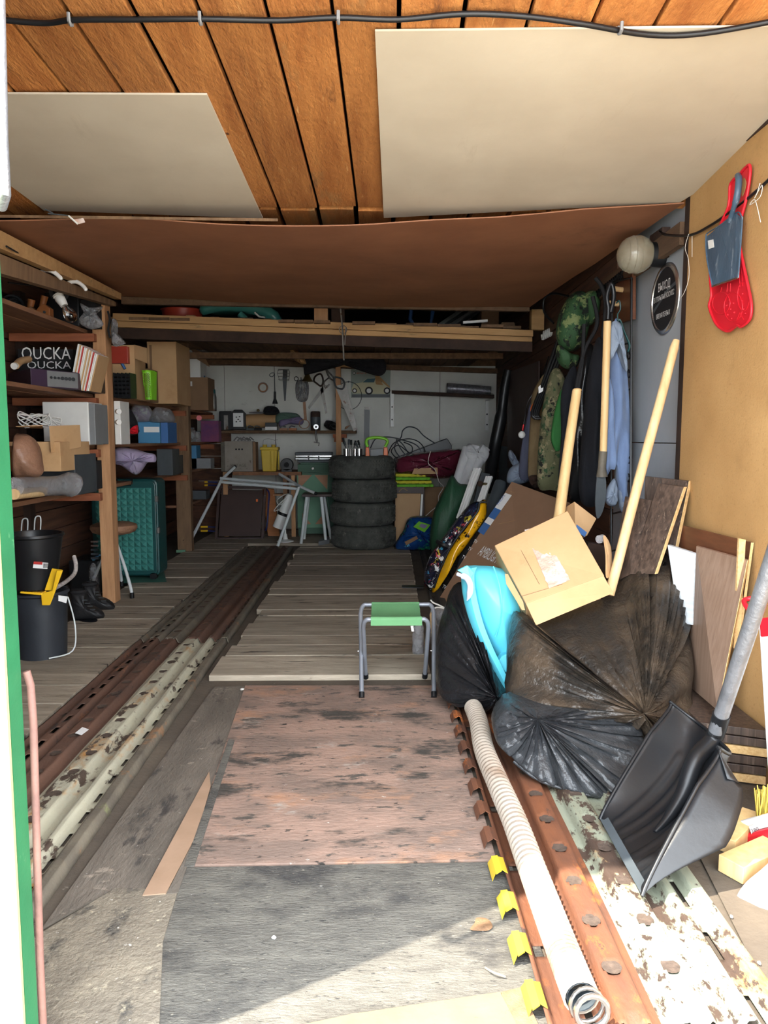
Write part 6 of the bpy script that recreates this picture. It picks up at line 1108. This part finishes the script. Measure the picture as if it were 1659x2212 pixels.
# folding stool
t = T('folding_stool', 'small folding stool with green canvas seat and grey tube legs', 'stool'); rs = .0105
zt2 = .372; ya, yb2 = 3.32, 3.62
def X_(x, Y): return pt(x, 1400, Y).x
def ufr(xl, xr, Yb_, Yt_, xtl, xtr, zb_=.012):
    a, b_ = V((X_(xl,Yb_),Yb_,zb_)), V((X_(xr,Yb_),Yb_,zb_)); c, d = V((X_(xtl,Yt_),Yt_,zt2)), V((X_(xtr,Yt_),Yt_,zt2)); e = .05
    ca = (a-c).normalized(); db = (b_-d).normalized()
    L = [a]+[a.lerp(c, .5)]+[c+ca*e]+[c+ca*e*.35+V((.006,0,0)), c+V((e*.4,0,0))]; R = [d+V((-e*.4,0,0)), d+db*e*.35-V((.006,0,0)), d+db*e, b_.lerp(d,.5), b_]
    pts = [L[0], L[1]]+crom([L[2]+ca*.01, L[2], L[3], L[4], L[4]+V((.01,0,0))], 4)+crom([R[0]-V((.01,0,0)), R[0], R[1], R[2], R[2]+db*.01], 4)+[R[3], R[4]]
    P('leg_frame', B().tube(pts, rs, 12), m['stooltube'], t, sm=60)
    for q, d_ in ((a, (c-a).normalized()), (b_, (d-b_).normalized())): P('foot_cap', B().cyl(q-V((0,0,.002)), q+d_*.025, .0135, n=14), m['black'], t, sm=40)
    return a, b_, c, d
fa = ufr(781, 938, 3.30, yb2, 779, 936); fb_ = ufr(790, 918, 3.52, ya, 784, 926, .034)
def seatf(u, v):
    xl = X_(803,yb2)*(v)+X_(801,ya)*(1-v); xr = X_(905,yb2)*v+X_(911,ya)*(1-v); return V((xl+(xr-xl)*u, ya+(yb2-ya)*v, zt2+rs+.001-.028*math.sin(math.pi*v)))
sb_ = B().grid(8, 14, seatf); n = len(sb_.v); g2 = B().grid(8, 14, lambda u, v: seatf(u, v)-V((0,0,.003))); sb_.add(g2.v, [tuple(reversed(f)) for f in g2.f])
P('seat', sb_, m['stoolcloth'], t, sm=60)
for v_, Yq in ((0, ya), (1, yb2)):
    a, b_ = seatf(0, v_), seatf(1, v_); a.z = b_.z = zt2; P('seat_sleeve', B().tube([a, a.lerp(b_,.5)+V((0,0,-.001)), b_], rs+.003, 14, cap=False).board([a+V((0,-.0135 if v_ == 0 else .0135,0)), b_+V((0,-.0135 if v_ == 0 else .0135,0)), b_+V((0,-.012 if v_ == 0 else .012,-.026)), a+V((0,-.012 if v_ == 0 else .012,-.026))], (0,.002,0)), m['stoolcloth'], t, sm=50)
for a, c in ((fa[0], fa[2]), (fa[1], fa[3])): q = a.lerp(c, .48); P('pivot', B().cyl(q+V((-.016,0,0)), q+V((.016,0,0)), .004), m['chrome'], t)
P('care_tag', B().board([pt(887,1352,3.33), pt(893,1352,3.33), pt(894,1364,3.33), pt(889,1364,3.33)], (0,.001,0)), m['printwhite'], t)
# small things by the stool
q = onz(903, 1410, .034); t = T('water_bottle', 'clear plastic bottle standing behind the right side of the stool', 'bottle'); P('bottle_body', B().lathe([(0,0),(.03,0),(.033,.02),(.03,.05),(.033,.08),(.03,.11),(.033,.14),(.012,.19),(.012,.2)], q, n=20), m['film'], t, sm=50); P('cap', B().cyl(q+V((0,0,.2)), q+V((0,0,.215)), .013), m['darkblue'], t, sm=40)
S('wooden_handle', B().tube(crom([onz(935,1385,.06), pt(936,1350,3.75), pt(934,1325,3.8)], 4), [.012]*4+[.016]*4+[.012], 10), m['handle2'], 'short wooden tool handle behind the stool', 'handle', sm=50)
S('string', B().tube(crom([pt(930,1296,3.8), pt(936,1302,3.8), pt(950,1308,3.8), pt(960,1314,3.8), pt(944,1312,3.8), pt(934,1318,3.8), pt(930,1330,3.8)], 5), .004, 5), m['whitestring'], 'white string knotted on the wooden tool handle', 'string', sm=60)
S('plastic_bag', puff(pl([(928,1325),(940,1312),(962,1318),(968,1345),(955,1380),(930,1390)], 3.9), .05, wr=.03, rings=8), m['film'], 'crumpled clear bag between the stool and the black bag', 'bag', sm=60)
# ribbed pipe
t = T('ribbed_pipe', 'long dusty ribbed pipe lying in the right steel mat', 'pipe'); cp = crom([onz(x, y, .078) for x, y in ((1022,1528),(1034,1560),(1046,1620),(1075,1690),(1112,1775),(1150,1878),(1190,1985),(1228,2085),(1256,2155))], 40)
P('pipe_wall', B().tube(cp, [.033+.0045*((i//2) % 2) for i in range(len(cp))], 18, cap=False), m['duct'], t, sm=20)
P('inner_wall', B().tube(cp[-30:], .030, 18, cap=False), m['greyD'], t, sm=50)
d = (cp[-1]-cp[-2]).normalized(); P('end_collar', B().tube([cp[-1]+d*.03+V((.012,0,-.006))+V((math.cos(a*.4)*.032,0,math.sin(a*.4)*.034)) for a in range(16)], .006, 6, closed=True).tube([cp[-1]+d*.015+V((.006,0,-.003))+V((math.cos(a*.4)*.033,0,math.sin(a*.4)*.036)) for a in range(16)], .004, 6, closed=True), m['chrome'], t, sm=60)
# snow shovel
t = T('snow_shovel', 'black plastic snow shovel with grey tube handle leaning at the right', 'shovel')
E0, E1, T0, T1 = onz(1297,1772,.05), onz(1388,1938,.05), pt(1500,1556,2.42), pt(1612,1662,2.02)
nB = (E1-E0).cross(T0-E0).normalized(); nB = nB if nB.z > 0 else -nB
def blade(u, v):
    q = E0.lerp(E1, u).lerp(T0.lerp(T1, u), v); s = abs(2*u-1)
    q += nB*(.085*s**5*min(1, v*1.6)**.8 - .055*math.sin(math.pi*min(v,.9))*(1-s**3) + .03*v**6)
    if v > .8: q += (T0-E0).normalized()*(-.07*((v-.8)/.2)**2*s**4)
    for c in (.16,.28,.40,.60,.72,.84):
        if .07 < v < .75: q += nB*(.006*math.exp(-((u-c)/.022)**2))
    return q
P('blade', B().grid(72, 40, blade), m['black'], t, sm=60).modifiers.new('t', 'SOLIDIFY').thickness = .004
rim = [blade(0, v/30)+nB*.003 for v in range(31)]+[blade(u/20, 1)+nB*.003 for u in range(1,20)]+[blade(1, 1-v/30)+nB*.003 for v in range(31)]
P('rim', B().tube(rim, .006, 8), m['black'], t, sm=60)
P('side_skirt', B().grid(20, 6, lambda u, v: blade(1, u)+V((.03*math.sin(math.pi*u),-.02,-.02))*v*3*min(1,u*2.2)), m['black'], t, sm=60).modifiers.new('t', 'SOLIDIFY').thickness = .003
P('cutting_edge', B().board([E0, E1, E1+(T1-E1).normalized()*.03, E0+(T0-E0).normalized()*.03], nB*.006), m['greyD'], t, bev=.001)
H0, H1 = pt(1545,1585,2.2), pt(1659,1238,1.98); hd = (H1-H0).normalized()
so = crom([blade(.5,.28)+nB*.004, blade(.5,.42)+nB*.014, blade(.5,.6)+nB*.03, blade(.5,.78)+nB*.05, H0-hd*.02, H0+hd*.08], 5)
P('socket_rib', B().tube(so, [.006+.020*min(1,i/12) for i in range(len(so))], 14), m['black'], t, sm=60)
P('handle', B().tube([H0, H0+hd*1.0], .0225, 20), m['galv'], t, sm=50); P('collar', B().cyl(H0-hd*.0, H0+hd*.012, .0225), m['black'], t, sm=40)
# bottom right corner
def beam2(a, b_, w, h, mat, label): return S('timber_block', B().beam(a, b_, w, h), mat, label, 'timber', bev=.002)
beam2(onz(1578,1878,.032), onz(1700,1822,.032), .075, .048, m['handle'], 'sunlit pale timber block beside the snow shovel')
beam2(onz(1565,1825,.03), onz(1625,1765,.03), .06, .045, m['handle'], 'pale timber offcut behind the sunlit block')
t = T('hand_brush', 'red and white brush head with yellow bristles at the right edge', 'brush'); q = pt(1650,1800,2.05)
P('head', B().beam(pt(1605,1822,2.1), pt(1720,1795,1.95), .05, .05), m['red'], t, bev=.01); P('top_plate', B().beam(pt(1605,1785,2.12), pt(1720,1757,1.97), .055, .035), m['printwhite'], t, bev=.008)
brb = B(); random.seed(3)
for i in range(130): x = 1633+random.random()*80; y_ = 1772-(x-1633)*.2; Yq = 2.08+random.random()*.05; a = pt(x,y_,Yq); brb.cyl(a, a+V((random.uniform(-.012,.012),random.uniform(-.01,.01),.085+random.random()*.02)), .0016, n=4)
P('bristles', brb, m['bristle'], t, kind='stuff', weld=False)
P('price_sticker', B().board([pt(1618,1786,2.05), pt(1642,1776,2.05), pt(1647,1795,2.05), pt(1624,1804,2.05)], (0,.001,0)), m['white'], t); words('380', pt(1623,1800,2.045), pt(1643,1792,2.045)-pt(1623,1800,2.045), .014, m['printblack'], t, width=.024)
t = T('metal_plate', 'rounded worn grey plate propped at the bottom right edge', 'plate'); pr = crom([pt(x,y,Yq) for x, y, Yq in ((1700,1840,1.85),(1640,1882,1.84),(1606,1912,1.83),(1590,1946,1.80),(1602,1990,1.75),(1640,2028,1.70),(1690,2070,1.66),(1760,2000,1.7),(1760,1880,1.8))], 4, True)
P('plate', B().prism(pr, (.002,.006,-.006)), m['brownfabric'], t)
t = T('red_handle_bucket', 'white board with a red handle at the far right edge', 'bucket'); P('board', B().board([pt(1665,1760,2.2), pt(1760,1760,2.1), pt(1740,1340,2.1), pt(1640,1352,2.25)], (.01,.02,0)), m['printwhite'], t, bev=.003)
P('red_band', B().board([pt(1643,1375,2.24), pt(1740,1365,2.08), pt(1740,1325,2.08), pt(1640,1335,2.24)], (.0,-.006,0)), m['red'], t, bev=.003)
P('handle', B().tube(crom([pt(1640,1340,2.3), pt(1618,1318,2.35), pt(1607,1298,2.4), pt(1625,1292,2.4), pt(1650,1288,2.35)], 5), .008, 8), m['red'], t, sm=60)
# litter
def leaf(x, y, s, mat, label, name='dry_leaf'): q = onz(x, y, .012); return S(name, puff([q+V((math.cos(a)*s*random.uniform(.6,1.2), math.sin(a)*s*random.uniform(.6,1.2), 0)) for a in [k*.9 for k in range(7)]], .003, rings=4, nrm=(0,0,1), fold=.001, wr=s*.35), mat, label, 'leaf' if name == 'dry_leaf' else 'debris', sm=60)
random.seed(5)
leaf(1040,2000,.028,m['leaf'],'crumpled dry leaf at the edge of the sun patch'); leaf(592,2025,.006,m['white'],'white chip of paint on the dark chipboard sheet','paint_chip'); leaf(523,1489,.012,m['white'],'white paint chips at the corner of the reddish sheet','paint_chip')
S('twig', B().tube(crom([onz(1048,2090,.013), onz(1065,2100,.02), onz(1092,2110,.014)], 4), .002, 5), m['handle2'], 'short pale twig in the sun patch', 'twig', sm=50)
for i, (x, y) in enumerate(((1580,1980),(1470,1985),(1640,2080),(1505,2100))): leaf(x, y, .005, m['white'], ('pale pebble by the rounded plate','pale crumb in the mat trough','pale crumb near the bottom right corner','pale crumb on the outer mat rib')[i], 'pebble')
S('price_slip', B().board([onz(162,1584,.045), onz(178,1571,.045), onz(192,1576,.045), onz(176,1588,.045)], (0,0,.001)), m['printwhite'], 'small white paper slip on the left steel mat', 'paper')
t = T('broken_bracket', 'small white plastic strip with pink label hung at the ceiling joint', 'strip'); P('strip', B().tube([pt(148,466,3.3), pt(168,484,3.3)], .004, 6), m['white'], t); P('tab', B().board([pt(158,474,3.31), pt(180,471,3.31), pt(184,480,3.31), pt(170,484,3.31)], (0,.002,0)), m['tape'], t); P('wire', B().tube(crom([pt(98,452,3.3), pt(116,462,3.3), pt(104,461,3.3), pt(150,466,3.3)], 4), .003, 5), m['greyD'], t, sm=50)
for o in ROOTS: settle(o)
